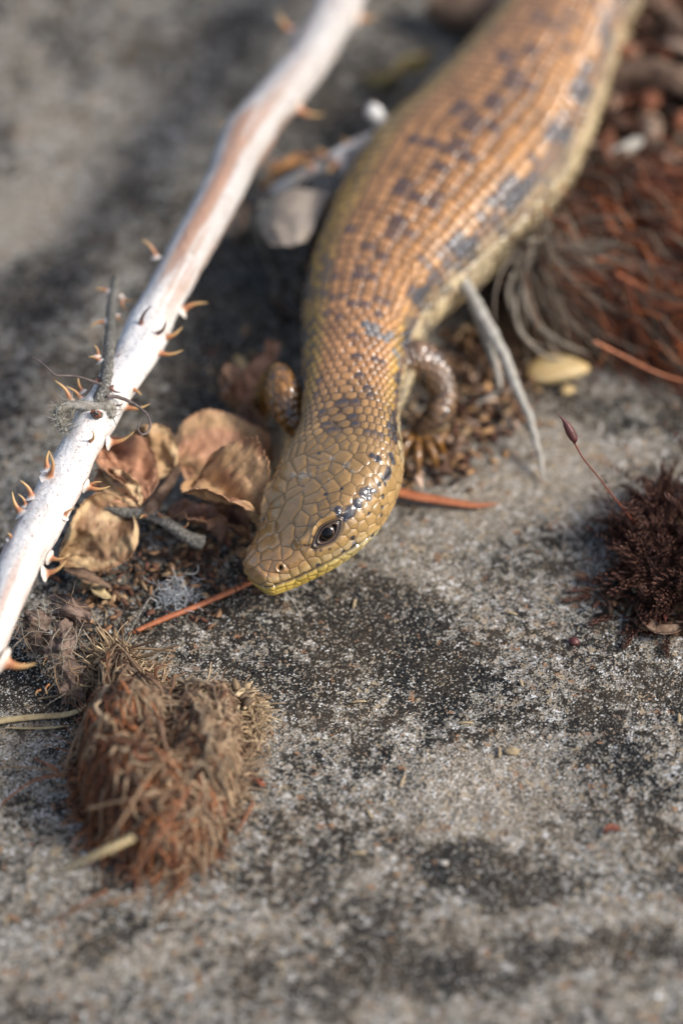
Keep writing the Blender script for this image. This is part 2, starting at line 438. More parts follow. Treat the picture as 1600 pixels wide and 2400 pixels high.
# --- body scales: rows along the back, staggered
NC = 34
pitch = np.interp(S_, [0, 1.8, 2.6, 4, 6, 9, 13, 25], [.085, .09, .100, .125, .158, .17, .165, .1])
row = np.cumsum(np.r_[0, np.diff(S_)]/pitch)
Rr = np.repeat(row[:, None], MC, 1); Cc = np.repeat((TH/(2*np.pi)*NC+NC)[None], NR, 0)
def lattice(r, c, nc, stag=1e9):
    F1 = np.full(r.shape, 9.); F2 = np.full(r.shape, 9.)
    b = [np.zeros(r.shape) for _ in range(6)]           # row id, col id, dr, dc of nearest; seed pos
    p1r = np.zeros(r.shape); p1c = np.zeros(r.shape); p2r = np.zeros(r.shape); p2c = np.zeros(r.shape)
    idr = np.zeros(r.shape); idc = np.zeros(r.shape)
    fr = np.floor(r)
    for a in (-1, 0, 1):
        rw = fr+a; off = np.where(rw < stag, .5*np.mod(rw, 2), .22*hash2(rw, 1.0, 19))
        fc = np.floor(c-off)
        for q in (-1, 0, 1):
            cl = fc+q; cm = np.mod(cl, nc)
            sr = rw+.5+.14*(hash2(rw, cm, 3)-.5); scx = cl+.5+off+.16*(hash2(rw, cm, 8)-.5)
            d = np.sqrt((r-sr)**2*1.05+(c-scx)**2)
            n1 = d < F1
            n2 = ~n1 & (d < F2)
            F2 = np.where(n1, F1, np.where(n2, d, F2)); p2r = np.where(n1, p1r, np.where(n2, sr, p2r)); p2c = np.where(n1, p1c, np.where(n2, scx, p2c))
            F1 = np.where(n1, d, F1); p1r = np.where(n1, sr, p1r); p1c = np.where(n1, scx, p1c)
            idr = np.where(n1, rw, idr); idc = np.where(n1, cm, idc)
    e = (F2**2-F1**2)/(2*np.maximum(np.hypot(p2r-p1r, p2c-p1c), .2))
    return e, r-p1r, c-p1c, idr, idc
E, Dr, Dc, IR, IC = lattice(Rr, Cc, NC, float(np.interp(3.9, S_, row)))
wid = (2*np.pi*.5*(Wd+Tp)/NC)[:, None]                   # scale width in cm
sz = np.minimum(wid, pitch[:, None])
keel = sstep(3.2, 6, S_)[:, None]*(np.abs(TH)[None] < 1.7)
D_body = sz*(.045*(1-2.4*Dr**2-1.9*Dc**2)+.09*sstep(.03, .22, E)-.11*(1-sstep(.0, .14, E))-.11*np.exp(-((np.abs(Dr)-.5)/.11)**2)+.05*Dr+.012*keel*np.exp(-(Dc/.16)**2))
D_body = D_body*(1-.12*sstep(3.2, 5.0, S_)[:, None])
grv_b = np.maximum(1-sstep(.03, .15, E), np.exp(-((np.abs(Dr)-.5)/.09)**2)*sstep(3.5, 4.5, S_)[:, None])
# --- pigment of the body
aT = np.abs(TH)[None]+0*Rr
hs = hash2(IR, IC, 5); hs2 = hash2(IR, IC, 11)
sT = np.abs(((IC+.5*np.mod(IR, 2)*(S_[:, None] < 3.9)+.5)/NC-1+.5) % 1-.5)*2*np.pi   # |theta| of the scale's centre
sT = np.where(sT > np.pi, 2*np.pi-sT, sT)
def lerp(a, b, t): return a+(b-a)*t[..., None]
DORS = np.array([.40, .18, .038]); DORS2 = np.array([.36, .175, .066]); OCH = np.array([.37, .215, .034]); FLK = np.array([.17, .085, .04])
CREAM = np.array([.47, .37, .215]); BELLY = np.array([.33, .28, .21]); BLK = np.array([.022, .024, .032]); BLUE = np.array([.030, .033, .042])
HTOP = np.array([.29, .168, .060])
c = lerp(DORS2+0*Rr[..., None], DORS, sstep(.15, .8, sT)*.8)
lf = np.where(TH[None] < 0, 1.0, 1-.75*sstep(3.5, 5, S_)[:, None])
c = lerp(c, OCH, sstep(.75, 1.0, sT+np.where(TH[None] < 0, .25, 0))*lf*.9)
sh = np.where(TH[None] > 0, .30*sstep(3.3, 4.6, S_)[:, None], 0.0)     # the flank shows higher up where the trunk swells
sQ = sT+sh
c = lerp(c, FLK, sstep(1.15, 1.3, sQ)*.9)
bar = (np.sin(IR*2*np.pi/7.5+1.5*hs)+(hs2-.5)*1.6 > .25)
c = lerp(c, BLK+0*c, (sstep(1.0, 1.15, sQ)*(1-sstep(1.42, 1.55, sQ))*bar*.92))
c = lerp(c, CREAM, sstep(1.42, 1.6, sQ)*(.55+.45*(hs > .3)))
c = lerp(c, BELLY, sstep(2.2, 2.6, sT))
c = lerp(c, HTOP+0*c, (1-sstep(1.9, 3.0, S_))[:, None]*(1-sstep(1.0, 1.3, sT))*.85)
c = c*(.72+.5*hs[..., None])*(.72+.56*fbm(Rr*.22, Cc*.22+7, 61, 3))[..., None]
SPOT = [(780, 95), (890, 150), (905, 140), (700, 260), (745, 285), (520, 310), (600, 410), (640, 435), (530, 540), (600, 575), (480, 650), (400, 660), (545, 710), (510, 710), (580, 705),
        (380, 730), (690, 690), (460, 770), (560, 800), (480, 880), (530, 880), (540, 965), (620, 1000), (655, 1015), (555, 1060), (545, 1085), (575, 1160), (610, 1175), (490, 1215), (540, 1215),
        (485, 1310), (535, 1325), (405, 1360), (440, 1370), (425, 1390), (470, 1415), (355, 1430), (560, 1385), (620, 1390), (665, 1405), (640, 1385), (560, 1410), (700, 1480), (715, 1500), (610, 1490), (640, 1505),
        (800, 780), (820, 810), (830, 760), (960, 560), (930, 590), (1010, 640), (1000, 600), (1080, 400), (1060, 380), (1240, 250), (1270, 290), (1190, 265), (880, 690), (850, 670), (770, 940), (780, 1000),
        (760, 1100), (750, 1150), (745, 1200), (740, 1250), (700, 1330), (300, 980), (310, 790), (290, 880), (340, 1090), (350, 1270), (345, 1340), (320, 580), (310, 640), (1050, 500), (1000, 420), (1130, 470), (640, 760), (330, 1180),
        (760, 330), (860, 480), (350, 480), (420, 560)]
SPOT = [(600+x/2.24, 400+y/2.24) for x, y in SPOT]
SPOT += [(700+x/1.742, y/1.742) for x, y in [(930, 205), (975, 210), (1100, 190), (870, 300), (875, 345), (905, 350), (790, 410), (800, 430), (680, 435), (720, 510), (750, 515), (640, 595), (660, 620), (560, 675),
        (425, 760), (445, 785), (530, 815), (1130, 65), (1145, 85), (1040, 95), (1055, 105), (830, 235), (850, 240), (520, 590), (1120, 400), (1075, 505), (1060, 520), (1240, 60), (1280, 30), (960, 60), (940, 660), (1000, 740), (880, 800)]]
GREYS = [(600+x/2.24, 400+y/2.24) for x, y in [(600, 830), (640, 840), (690, 850), (650, 880), (690, 900), (720, 930), (740, 970), (700, 870), (610, 860), (750, 1010), (560, 820)]]
darkid = set(); greyid = set()
for x, y in SPOT:
    i, j = pick(x, y); darkid.add(int(IR[i, j])*1000+int(IC[i, j]))
    if S_[i] > 3.9:
        i2, j2 = pick(x+random.choice((-14, 14)), y+random.choice((-6, 6))); darkid.add(int(IR[i2, j2])*1000+int(IC[i2, j2]))
for x, y in GREYS:
    i, j = pick(x, y); greyid.add(int(IR[i, j])*1000+int(IC[i, j]))
ids = (IR*1000+IC).astype(int)
# other side and the rest of the back get the same kind of broken cross-bars
rest = (hs2 < .10) & (S_[:, None] > 2.6) & ((TH[None] < -.8) | (S_[:, None] > 11)) & (sT < 1.3)
isdark = (np.isin(ids, list(darkid)) & (S_[:, None] > 1.75)) | rest
isgrey = np.isin(ids, list(greyid))
soft = sstep(.02, .2, E)*(.55+.45*sstep(-.45, .3, Dr))
c = lerp(c, np.where((hs > .5)[..., None], BLUE, BLK*1.4), isdark*soft*.93)
c = lerp(c, np.array([.13, .14, .14])+0*c, isgrey*.85)
skin = np.where((aT > 1.6)[..., None], c*.65, c*.5)
c = lerp(c, skin*.55, grv_b*.95)
C_body = c
# --- head plates from places seen in the photograph
def fa(x, y): return 560+x/6.533, 1160+y/6.533
def fb(x, y): return 720+x/6.533, 1060+y/6.533
def fc_(x, y): return 580+x/6.533, 1040+y/6.533
PL = []
def plate(*pts): PL.append(list(pts))
plate(fa(230, 1250), fa(330, 1240), fa(280, 1180))                     # rostral
for q in [(230, 1010), (410, 1060), (160, 860), (250, 650), (350, 460), (520, 290), (570, 110), (350, 230), (265, 400),
          (735, 870), (870, 760), (960, 590), (980, 370), (1110, 210), (1290, 150), (1160, 400), (1310, 290),
          (1440, 60), (1480, 170), (560, 1110), (700, 1160),
          (540, 1270), (690, 1250), (840, 1160), (990, 1110), (1160, 1030), (1350, 950), (1500, 890)]: plate(fa(*q))
plate(fa(430, 930), fa(560, 910))
plate(fa(400, 740), fa(520, 720))
plate(fa(350, 600), fa(470, 520))
plate(fa(730, 600), fa(760, 720))
plate(fa(860, 70), fa(820, 160), fa(760, 250), fa(700, 350), fa(650, 440))   # frontal
plate(fa(830, 1010), fa(900, 930), fa(800, 1080))
plate(fa(1020, 860), fa(1120, 870))
plate(fa(1060, 620), fa(1150, 540), fa(1000, 690)); plate(fa(1250, 430), fa(1370, 340))
plate(fa(1220, 870), fa(1340, 860), fa(1440, 820))
for q in [(300, 1420), (480, 1420), (620, 1390), (780, 1360), (970, 1290), (1130, 1220), (1290, 1150), (1450, 1060)]: plate(fa(*q))
for q in [(370, 530), (640, 570), (540, 400), (800, 420), (950, 460), (850, 580), (1040, 590), (1060, 440), (1170, 570), (590, 720), (400, 690), (790, 750), (990, 740), (1180, 740), (640, 900), (920, 860),
          (1080, 870), (1210, 870), (810, 970), (970, 1020), (1130, 1030), (700, 1100), (850, 1130), (590, 1180), (690, 1260), (830, 1310), (640, 1430), (480, 1520), (560, 1360),
          (440, 850), (900, 290), (760, 210), (1040, 220), (870, 110), (1160, 290), (1000, 60), (1120, 90), (700, 1510), (900, 1400), (1080, 1300), (1220, 1110), (1290, 900), (1270, 700), (1250, 500)]: plate(fb(*q))
plate(fb(1000, 1180), fb(1080, 1190))
plate(fc_(1000, 830), fc_(1110, 800))
for q in [(700, 740), (980, 690), (430, 790), (690, 590), (820, 520), (960, 390), (520, 650), (1190, 480), (1180, 370), (1000, 270), (820, 330), (1060, 90), (1300, 380), (860, 430), (640, 480), (1060, 190), (1300, 60), (1420, 200), (1180, 240)]: plate(fc_(*q))
seedp, seedid, seed_ij = [], [], []
for k, pts in enumerate(PL):
    for x, y in pts:
        i, j = pick(x, y)
        if S_[i] > 2.2: continue
        if any(((G[i, j]-p)**2).sum() < .05**2 and q_ != k for p, q_ in zip(seedp, seedid)): continue
        seedp.append(G[i, j]); seedid.append(k); seed_ij.append((i, j))
nvis = len(seedp)
for q in range(nvis):                                   # the far side repeats the near side
    i, j = seed_ij[q]; j2 = MC-1-j
    if facing[i, j2] < .05: seedp.append(G[i, j2]); seedid.append(1000+seedid[q])
# rows behind the head and the throat use the body's lattice
lat = {}
for i in range(0, NR):
    if S_[i] > 2.6: break
    if i % 3: continue
    for j in range(0, MC, 2):
        if S_[i] < 1.72 and aT[i, j] < 2.05: continue
        d = Dr[i, j]**2+Dc[i, j]**2; k = int(ids[i, j])
        if k not in lat or d < lat[k][0]: lat[k] = (d, i, j)
for k, (d, i, j) in lat.items():
    if d < .12:
        if S_[i] < 2.15 and min(((G[i, j]-p)**2).sum() for p in seedp[:nvis]) < .055**2: continue
        seedp.append(G[i, j]); seedid.append(5000+k)
seedp = np.array(seedp); seedid = np.array(seedid)
nh = int(np.searchsorted(S_, 2.5))
V = G[:nh].reshape(-1, 3)
F1 = np.empty(len(V)); ED = np.empty(len(V)); HID = np.empty(len(V), int)
for a in range(0, len(V), 20000):
    v = V[a:a+20000]
    d2 = ((v**2).sum(1)[:, None]+(seedp**2).sum(1)[None]-2*v@seedp.T)
    k = np.argpartition(d2, 8, axis=1)[:, :8]
    dk = np.take_along_axis(d2, k, 1); o = np.argsort(dk, 1); k = np.take_along_axis(k, o, 1); dk = np.maximum(np.take_along_axis(dk, o, 1), 0)
    i0 = seedid[k[:, 0]]; dif = seedid[k] != i0[:, None]
    f2 = np.where(dif.any(1), dif.argmax(1), 7)
    kk = np.take_along_axis(k, f2[:, None], 1)[:, 0]; d2b = np.take_along_axis(dk, f2[:, None], 1)[:, 0]
    F1[a:a+20000] = np.sqrt(dk[:, 0]); HID[a:a+20000] = i0
    ED[a:a+20000] = (d2b-dk[:, 0])/(2*np.maximum(np.linalg.norm(seedp[kk]-seedp[k[:, 0]], axis=1), .02))
ED = ED.reshape(nh, MC); HID = HID.reshape(nh, MC)
D_head = .007*sstep(0, .05, ED)-.007*(1-sstep(0, .009, ED))
hh = hash2(HID*1.0, 3.0, 2)
up_frac = np.where(LZ[:nh] > 0, LZ[:nh]/np.maximum(Tp[:nh, None], .02), LZ[:nh]/np.maximum(Bt[:nh, None], .02))
CHEEK = np.array([.33, .205, .080]); LIP = np.array([.36, .25, .095]); JAW = np.array([.40, .325, .155]); CHIN = np.array([.46, .31, .06]); SNT = np.array([.37, .20, .075])
ch = lerp(np.zeros((nh, MC, 3))+HTOP, CHEEK, 1-sstep(.0, .75, up_frac))
ch = lerp(ch, SNT, (1-sstep(.15, .75, S_[:nh]))[:, None]*(up_frac > -2))
# mouth line
mp = [fa(130, 1330), fa(330, 1370), fa(560, 1355), fa(740, 1315), fa(900, 1270), fa(1080, 1180), fa(1300, 1070), fa(1500, 960), fb(560, 1520), fb(700, 1460), fb(900, 1345), fb(1040, 1240), fb(1130, 1170)]
mh = [pick(*q) for q in mp]
ms = np.array([S_[i] for i, j in mh]); mz = np.array([LZ[i, j] for i, j in mh])
o = np.argsort(ms); ms, mz = ms[o], mz[o]
pf = np.polyfit(ms, mz, 3)
sm = np.clip(S_[:nh], .02, ms.max())
zm = np.polyval(pf, sm)[:, None]
if True:
    z_tip = -.035; zm = zm+(z_tip-zm)*(1-sstep(.02, .22, S_[:nh]))[:, None]
dm = LZ[:nh]-zm
mend = ms.max()
mfade = (1-sstep(mend-.15, mend+.05, S_[:nh]))[:, None]*(np.abs(LX[:nh]) > -1)
low = 1-sstep(-.012, .012, dm)
upl = sstep(0, .01, dm)*(1-sstep(.09, .14, dm))*mfade
ch = lerp(ch, LIP, upl*.6)
jawc = lerp(np.zeros((nh, MC, 3))+JAW, CHIN, (1-sstep(.35, 1.2, S_[:nh]))[:, None]+0*dm)
ch = lerp(ch, jawc, low*(1-sstep(1.75, 2.2, S_[:nh]))[:, None])
ch = ch*(.84+.3*hh[..., None])*(.80+.4*fbm(Rr[:nh]*1.1, Cc[:nh]*1.1, 71, 4))[..., None]
lipg = np.exp(-(dm/.015)**2)*mfade
D_head = D_head-.016*lipg+.012*np.exp(-((dm-.045)/.03)**2)*mfade+.010*np.exp(-((dm+.045)/.03)**2)*mfade
thin = np.array([.10, .075, .06])
g1 = 1-sstep(.002, .010, ED)
ch = lerp(ch, ch*.42, g1*.85*(1-.6*low))
ch = lerp(ch, np.array([.035, .02, .014])+0*ch, lipg*.95)
# dark marks on the head
HS = [(fb(880, 625), 12), (fb(930, 600), 9), (fb(780, 770), 9.5), (fb(775, 810), 8), (fb(660, 910), 11), (fb(620, 960), 9), (fb(480, 890), 8), (fb(490, 960), 6), (fb(570, 1010), 7), (fb(1095, 490), 5.5), (fb(1190, 480), 4.5),
      (fb(690, 1300), 5.5), (fb(1005, 1260), 6), (fb(720, 1390), 5), (fb(690, 1445), 5), (fb(1030, 600), 5), (fb(945, 700), 6), (fb(1160, 680), 5), (fb(1290, 60), 9), (fb(1310, 140), 8), (fb(1250, 290), 9), (fb(1230, 350), 9), (fb(1175, 395), 7),
      (fb(1080, 100), 8), (fb(990, 50), 6), (fb(1150, 840), 4), (fb(940, 940), 4), (fb(1130, 960), 3.5), (fb(540, 1520), 5), (fa(1210, 1070), 5), (fa(1000, 1180), 3.5), (fa(380, 380), 3), (fb(280, 640), 4), (fb(530, 560), 3.5), (fc_(1100, 150), 4)]
for (x, y), r in HS:
    i, j = pick(x, y); rc = 1.42*r/208
    d = np.linalg.norm(G[:nh]-G[i, j], axis=-1)
    ch = lerp(ch, BLK+0*ch, (1-sstep(rc*.65, rc*1.15, d))*.93)
    d2_ = np.linalg.norm(G[:nh]-G[i, MC-1-j], axis=-1)
    if facing[i, MC-1-j] < .05: ch = lerp(ch, BLK+0*ch, (1-sstep(rc*.65, rc*1.15, d2_))*.93)
# dry flakes on the nape
for (x, y), r in [(fc_(850, 490), 14), (fc_(700, 480), 10), (fc_(960, 500), 10), (fb(600, 200), 12), (fb(380, 100), 9), (fb(700, 290), 8), (fb(340, 430), 7)]:
    i, j = pick(x, y); d = np.linalg.norm(G[:nh]-G[i, j], axis=-1)
    k = (1-sstep(r/208*.5, r/208*1.1, d))*(vnoise(Rr[:nh]*9, Cc[:nh]*9, 4) > .45)
    ch = lerp(ch, np.array([.30, .28, .22])+0*ch, k*.7); D_head = D_head+.006*k
# brow ridge over the eye, dark streak through it
bp = [fa(930, 720), fa(1060, 610), fa(1160, 530), fa(1280, 410), fa(1400, 320), fb(470, 900)]
bpt = spline(np.array([G[pick(*q)] for q in bp]), 60); bpm = spline(np.array([G[pick(*q)[0], MC-1-pick(*q)[1]] for q in bp]), 60)
for bb in (bpt, bpm):
    dbr = np.full((nh, MC), 9.)
    for q in bb: dbr = np.minimum(dbr, np.linalg.norm(G[:nh]-q, axis=-1))
    D_head = D_head+.034*np.exp(-(dbr/.045)**2)
for (x, y), r in [(fa(1110, 790), 6), (fa(1170, 840), 5), (fa(1000, 775), 4), (fa(940, 760), 3), (fa(1250, 850), 4), (fa(1380, 830), 4), (fa(1130, 640), 4)]:
    i, j = pick(x, y); rc = 1.2*r/208
    for jj in (j, MC-1-j):
        d = np.linalg.norm(G[:nh]-G[i, jj], axis=-1); ch = lerp(ch, np.array([.05, .03, .02])+0*ch, (1-sstep(rc*.4, rc*1.2, d))*.85)
# eyes
EYES = []
def eye_at(i, j, i1, j1, i2, j2):
    global D_head, ch
    Ec, n = G[i, j], NG[i, j]
    e1 = G[i2, j2]-G[i1, j1]; e1 = nrm(e1-(e1@n)*n); e2 = np.cross(n, e1)
    if e2[2] < 0: e2 = -e2
    q = G[:nh]-Ec
    AL = .5*np.linalg.norm(G[i2, j2]-G[i1, j1])*.98
    far = np.linalg.norm(q, axis=-1) < .6
    a, b_ = q@e1, q@e2
    rho = np.sqrt((a/AL)**2+(b_/np.where(b_ > 0, .102, .125)/np.clip(1.06-.45*np.abs(a/AL), .3, 1))**2)
    rho = np.where(far & (NG[:nh]@n > .1), rho, 9)
    k = np.where(rho < 1.35, 1, 0)
    prof_ = (-.13*(1-sstep(.38, .56, rho))+.016*np.exp(-((rho-.64)/.07)**2)-.012*np.exp(-((rho-.78)/.05)**2)
             + .014*np.exp(-((rho-.90)/.07)**2)-.014*np.exp(-((rho-1.06)/.06)**2))
    brow = .022*np.exp(-((rho-1.22)/.16)**2)*sstep(-.1, .5, b_/.13)
    fl = 1-sstep(1.15, 1.35, rho)
    D_head = D_head*(1-fl)+prof_*(rho < 3)+brow
    lid = np.array([.10, .058, .033]); gr = np.array([.025, .02, .02]); pale = np.array([.13, .08, .042])
    cc = np.zeros((nh, MC, 3))+gr
    cc = lerp(cc, lid, np.exp(-((rho-.64)/.06)**2)); cc = lerp(cc, pale*.8, np.exp(-((rho-.91)/.07)**2))
    cc = lerp(cc, np.array([.03, .024, .022])+0*cc, (1-sstep(.5, .58, rho)))
    m = 1-sstep(1.0, 1.14, rho)
    ch = lerp(ch, cc, m*.95)
    EYES.append((Ec, n, e1, e2))
ie = pick(768, 1249); if_ = pick(733, 1283); ib = pick(803, 1212)
eye_at(*ie, *if_, *ib)
mj = lambda p: (p[0], MC-1-p[1])
eye_at(*mj(ie), *mj(if_), *mj(ib))
# nostrils
i, j = pick(657, 1331)
for jj in (j, MC-1-j):
    d = np.linalg.norm(G[:nh]-G[i, jj], axis=-1)
    D_head = D_head-.05*np.exp(-(d/.020)**2)+.012*np.exp(-((d-.045)/.018)**2)
    ch = lerp(ch, np.array([.03, .018, .012])+0*ch, np.exp(-(d/.024)**2))
# join
bl = sstep(2.25, 2.42, S_[:nh])[:, None]
DISP = D_body.copy(); DISP[:nh] = D_head*(1-bl)+D_body[:nh]*bl
CB = C_body.copy(); CB[:nh] = lerp(ch, C_body[:nh], bl+0*dm)
# behind the head plates inside the head zone keep the body's colours
hz = (HID >= 5000)*sstep(1.75, 1.95, S_[:nh])[:, None]
CB[:nh] = lerp(CB[:nh], lerp(C_body[:nh], C_body[:nh]*.6, g1), hz)
# neck: loose folds of skin in front of the arm
BODY = G+NG*DISP[..., None]
tip = BODY[0].mean(0)
bv = [np.vstack([BODY.reshape(-1, 3)])]; bf = [grid_faces(NR, MC)]; bc = [CB.reshape(-1, 3)]
off = NR*MC
def scaly_limb(path, wr, nc=15, pit=.085, n=150, m=72, col=DORS, under=CREAM, flat=.9, seed=3):
    """tapered scaly limb as another closed tube of the same mesh"""
    global off
    p = spline(path, n); r = spline(np.array(wr)[:, None], n)[:, 0]
    T = nrm(np.gradient(p, axis=0)); A = nrm(np.cross(T, np.array([.2, .1, 1.])+0*T)); B = np.cross(A, T)
    th = np.linspace(-np.pi, np.pi, m, endpoint=False)
    L = np.r_[0, np.cumsum(np.linalg.norm(np.diff(p, axis=0), axis=1))]
    rr = (L/pit)[:, None]+0*th; ccx = (th/(2*np.pi)*nc+nc)[None]+0*rr
    e, dr, dc, ir, ic = lattice(rr, ccx, nc)
    cap = np.sqrt(np.clip(1-(1-np.clip((L[-1]-L)/np.maximum(r[-1]*1.2, .01), 0, 1))**2, .0005, 1))
    disp = np.minimum(pit, 2*np.pi*r[:, None]/nc)*(.14*sstep(0, .4, e)-.09*(1-sstep(0, .12, e))-.12*dr)
    R = r[:, None]*cap[:, None]+disp*np.clip(cap, .2, 1)[:, None]
    v = p[:, None]+R[..., None]*(np.sin(th)[None, :, None]*A[:, None]*flat+np.cos(th)[None, :, None]*B[:, None])
    h1, h2 = hash2(ir, ic, seed), hash2(ir, ic, seed+5)
    upness = nrm(v-p[:, None])[..., 2]
    cl = lerp(np.zeros((n, m, 3))+under*.8, col*.62, sstep(-.5, .1, upness))*(.6+.7*h1[..., None])
    cl = cl*(.55+.7*fbm(rr*.3, ccx*.3, seed+40, 3))[..., None]
    cl = lerp(cl, BLK+0*cl, (h2 < .08)*.7)
    cl = lerp(cl, cl*.45, 1-sstep(.03, .15, e))
    bv.append(v.reshape(-1, 3)); bf.append(grid_faces(n, m, True, off)); bc.append(cl.reshape(-1, 3)); off += n*m
# the fore limb beyond the neck: elbow cocked up
scaly_limb([PZ(770, 985, .95), PZ(722, 1010, .85), PZ(688, 985, .95), PZ(664, 925, 1.12), PZ(652, 878, 1.12), PZ(632, 900, .85), PZ(612, 960, .45), PZ(598, 990, .22)],
           [.20, .16, .175, .235, .14, .15, .13, .12])
HAND = PZ(598, 990, .2)
for a, l in ((-.9, .38), (-.45, .5), (0, .55), (.4, .5), (.95, .36)):
    dv = np.array([-math.sin(a+.5), -math.cos(a+.5), 0.])
    e_ = HAND+dv*l; g_ = float(ground(e_[0], e_[1]))
    scaly_limb([HAND, HAND+dv*l*.4+np.array([0, 0, .06]), HAND+dv*l*.75+np.array([0, 0, .02]), np.array([e_[0], e_[1], g_+.035])], [.075, .06, .05, .022], 8, .06, 40, 24)
# the near fore limb: upper arm back and down, forearm forward to the stone
scaly_limb([PZ(935, 850, .95), PZ(975, 842, .95), PZ(1014, 872, .82), PZ(1038, 925, .64), PZ(1026, 968, .50), PZ(998, 1000, .34), PZ(972, 1024, .19)],
           [.22, .24, .225, .18, .175, .14, .115], col=np.array([.30, .17, .085]))
scaly_limb([PZ(1110, 640, .80), PZ(1062, 680, .82), PZ(1012, 725, .85), PZ(980, 785, .88), PZ(962, 850, .88), PZ(945, 915, .92), PZ(920, 985, .98)], [.05, .10, .12, .12, .11, .09, .04], 9, .10, 160, 40, CREAM*1.1, BELLY, .8, 17)
HAND = PZ(976, 1020, .17)
for a, l in ((-1.2, .34), (-.6, .5), (-.1, .56), (.4, .5), (1.0, .38)):
    dv = np.array([math.sin(a+.1), -math.cos(a+.1), 0.])
    e_ = HAND+dv*l; g_ = float(ground(e_[0], e_[1]))
    scaly_limb([HAND, HAND+dv*l*.4+np.array([0, 0, .07]), HAND+dv*l*.75+np.array([0, 0, .02]), np.array([e_[0], e_[1], g_+.035])], [.075, .06, .05, .022], 8, .06, 40, 24)
liz = thing('lizard', [*G[0, 0, :2], float(ground(G[0, 0, 0], G[0, 0, 1]))],
            'brown alligator lizard with black flecked shiny scales lying on the stone', 'lizard')
obj('body', np.vstack(bv), np.vstack(bf), M['lizard'], liz, np.vstack(bc))
def uv_ball(cn, r, ax=None, n=20, m=28, cut=None):
    ph = np.linspace(.02, np.pi-.02 if cut is None else cut, n); th = np.arange(m)/m*2*np.pi
    a, b2, c2 = ax
    v = cn+r*(np.cos(ph)[:, None, None]*c2+np.sin(ph)[:, None, None]*(np.cos(th)[None, :, None]*a+np.sin(th)[None, :, None]*b2))
    return v.reshape(-1, 3), grid_faces(n, m)
for Ec, n, e1, e2 in EYES:
    cn = Ec-n*.115
    v, f = uv_ball(cn, .135, (e1, e2, n)); ey = obj('eye', v, f, M['cornea'], liz)
    v, f = uv_ball(cn, .1358, (e1, e2, n), cut=.60); obj('iris', v, f, M['iris'], ey)
    v, f = uv_ball(cn, .1366, (e1, e2, n), cut=.50); obj('pupil', v, f, M['pupil'], ey)

# ------------------------------------------------------------------ more materials
def mat_cane():
    m, t, b = new_mat('bleached_cane', .55, .4)
    a = attr(t)
    f = tex_noise(t, 900, 5, .65); sp = tex_noise(t, 4200, 3, .6)
    col = mixc(t, mth(t, 'GREATER_THAN', sp, .63), a.outputs['Color'], (.13, .10, .09))
    col = mixc(t, mth(t, 'MULTIPLY_ADD', tex_noise(t, 350, 5, .7), 4.0, -2.0, clamp=True), col, mixc(t, .6, col, (.30, .23, .18)))
    col = mixc(t, 1.0, col, mth(t, 'MULTIPLY_ADD', f, .5, .72), 'MULTIPLY')
    t.links.new(col, b.inputs['Base Color'])
    bump(t, b, f, .0004, .8)
    return m
M['cane'] = mat_cane()
M['thorn'] = mat_pigment('thorn_horn', .4, .5, 1500, .2)
M['bark'] = mat_noisy('grey_lichened_bark', [(.025, .024, .022), (.13, .12, .10), (.34, .32, .28)], 3600, .85, .2, .0002, 5000)
M['tendril'] = mat_noisy('dry_tendril', [(.06, .045, .04), (.17, .13, .11)], 2500, .7, .3)
M['wool'] = mat_noisy('grey_wool_hair', [(.12, .10, .07), (.34, .32, .28)], 1500, .9, .1)
M['leaf'] = mat_pigment('dead_leaf_blade', .62, .35, 1500, .38, .00012)
M['fibre'] = mat_pigment('moss_fibre', .75, .25, 2500, .25)
M['core'] = mat_noisy('matted_soil', [(.012, .008, .006), (.05, .03, .018), (.09, .055, .03)], 900, .95, .1, .0005, 2500)
M['needle'] = mat_noisy('dry_needle', [(.26, .075, .03), (.42, .15, .06)], 1200, .45, .4, .00005, 4000)
M['twig'] = mat_noisy('brown_twig', [(.05, .03, .02), (.16, .10, .065), (.27, .19, .13)], 500, .8, .2, .0004, 1600)
M['tanfib'] = mat_noisy('tan_fibre', [(.17, .10, .055), (.30, .20, .12)], 1500, .75, .2)
M['rustfib'] = mat_noisy('rust_fibre', [(.13, .05, .028), (.27, .11, .05)], 1500, .75, .2)
M['root2'] = mat_noisy('grey_rootlet', [(.15, .12, .09), (.30, .26, .20)], 1500, .8, .2)
M['root'] = mat_noisy('pale_root', [(.26, .235, .19), (.46, .43, .37)], 1200, .75, .25, .0001, 4000)
M['chip'] = mat_noisy('straw_chip', [(.30, .21, .10), (.50, .40, .22)], 1800, .7, .3)
M['chip2'] = mat_noisy('weathered_chip', [(.22, .16, .09), (.38, .30, .18)], 1800, .8, .2)
M['bract'] = mat_noisy('pale_bract', [(.50, .30, .09), (.52, .44, .26)], 160, .5, .4, .00005, 2500)
M['redbit'] = mat_noisy('rust_chip', [(.10, .03, .02), (.24, .08, .04)], 2000, .7, .3)
M['web'] = mat_noisy('white_web', [(.34, .35, .36), (.48, .5, .5)], 2000, .8, .2)
M['capsule'] = mat_noisy('moss_capsule', [(.055, .016, .016), (.12, .035, .028)], 3000, .45, .4)
M['seta'] = mat_noisy('moss_seta', [(.11, .03, .02), (.19, .05, .028)], 3000, .45, .4)
M['moss'] = mat_pigment('maroon_moss', .7, .25, 3000, .3)
M['grit'] = mat_pigment('litter_crumb', .8, .2, 2000, .3)

def stem(name, path, rad, mat, parent=None, k=10, n=40, noise=.08, seed=1, flat=1.0):
    v, f = tube1(path, rad, k, n, noise, seed, flat); return obj(name, v, f, mat, parent)

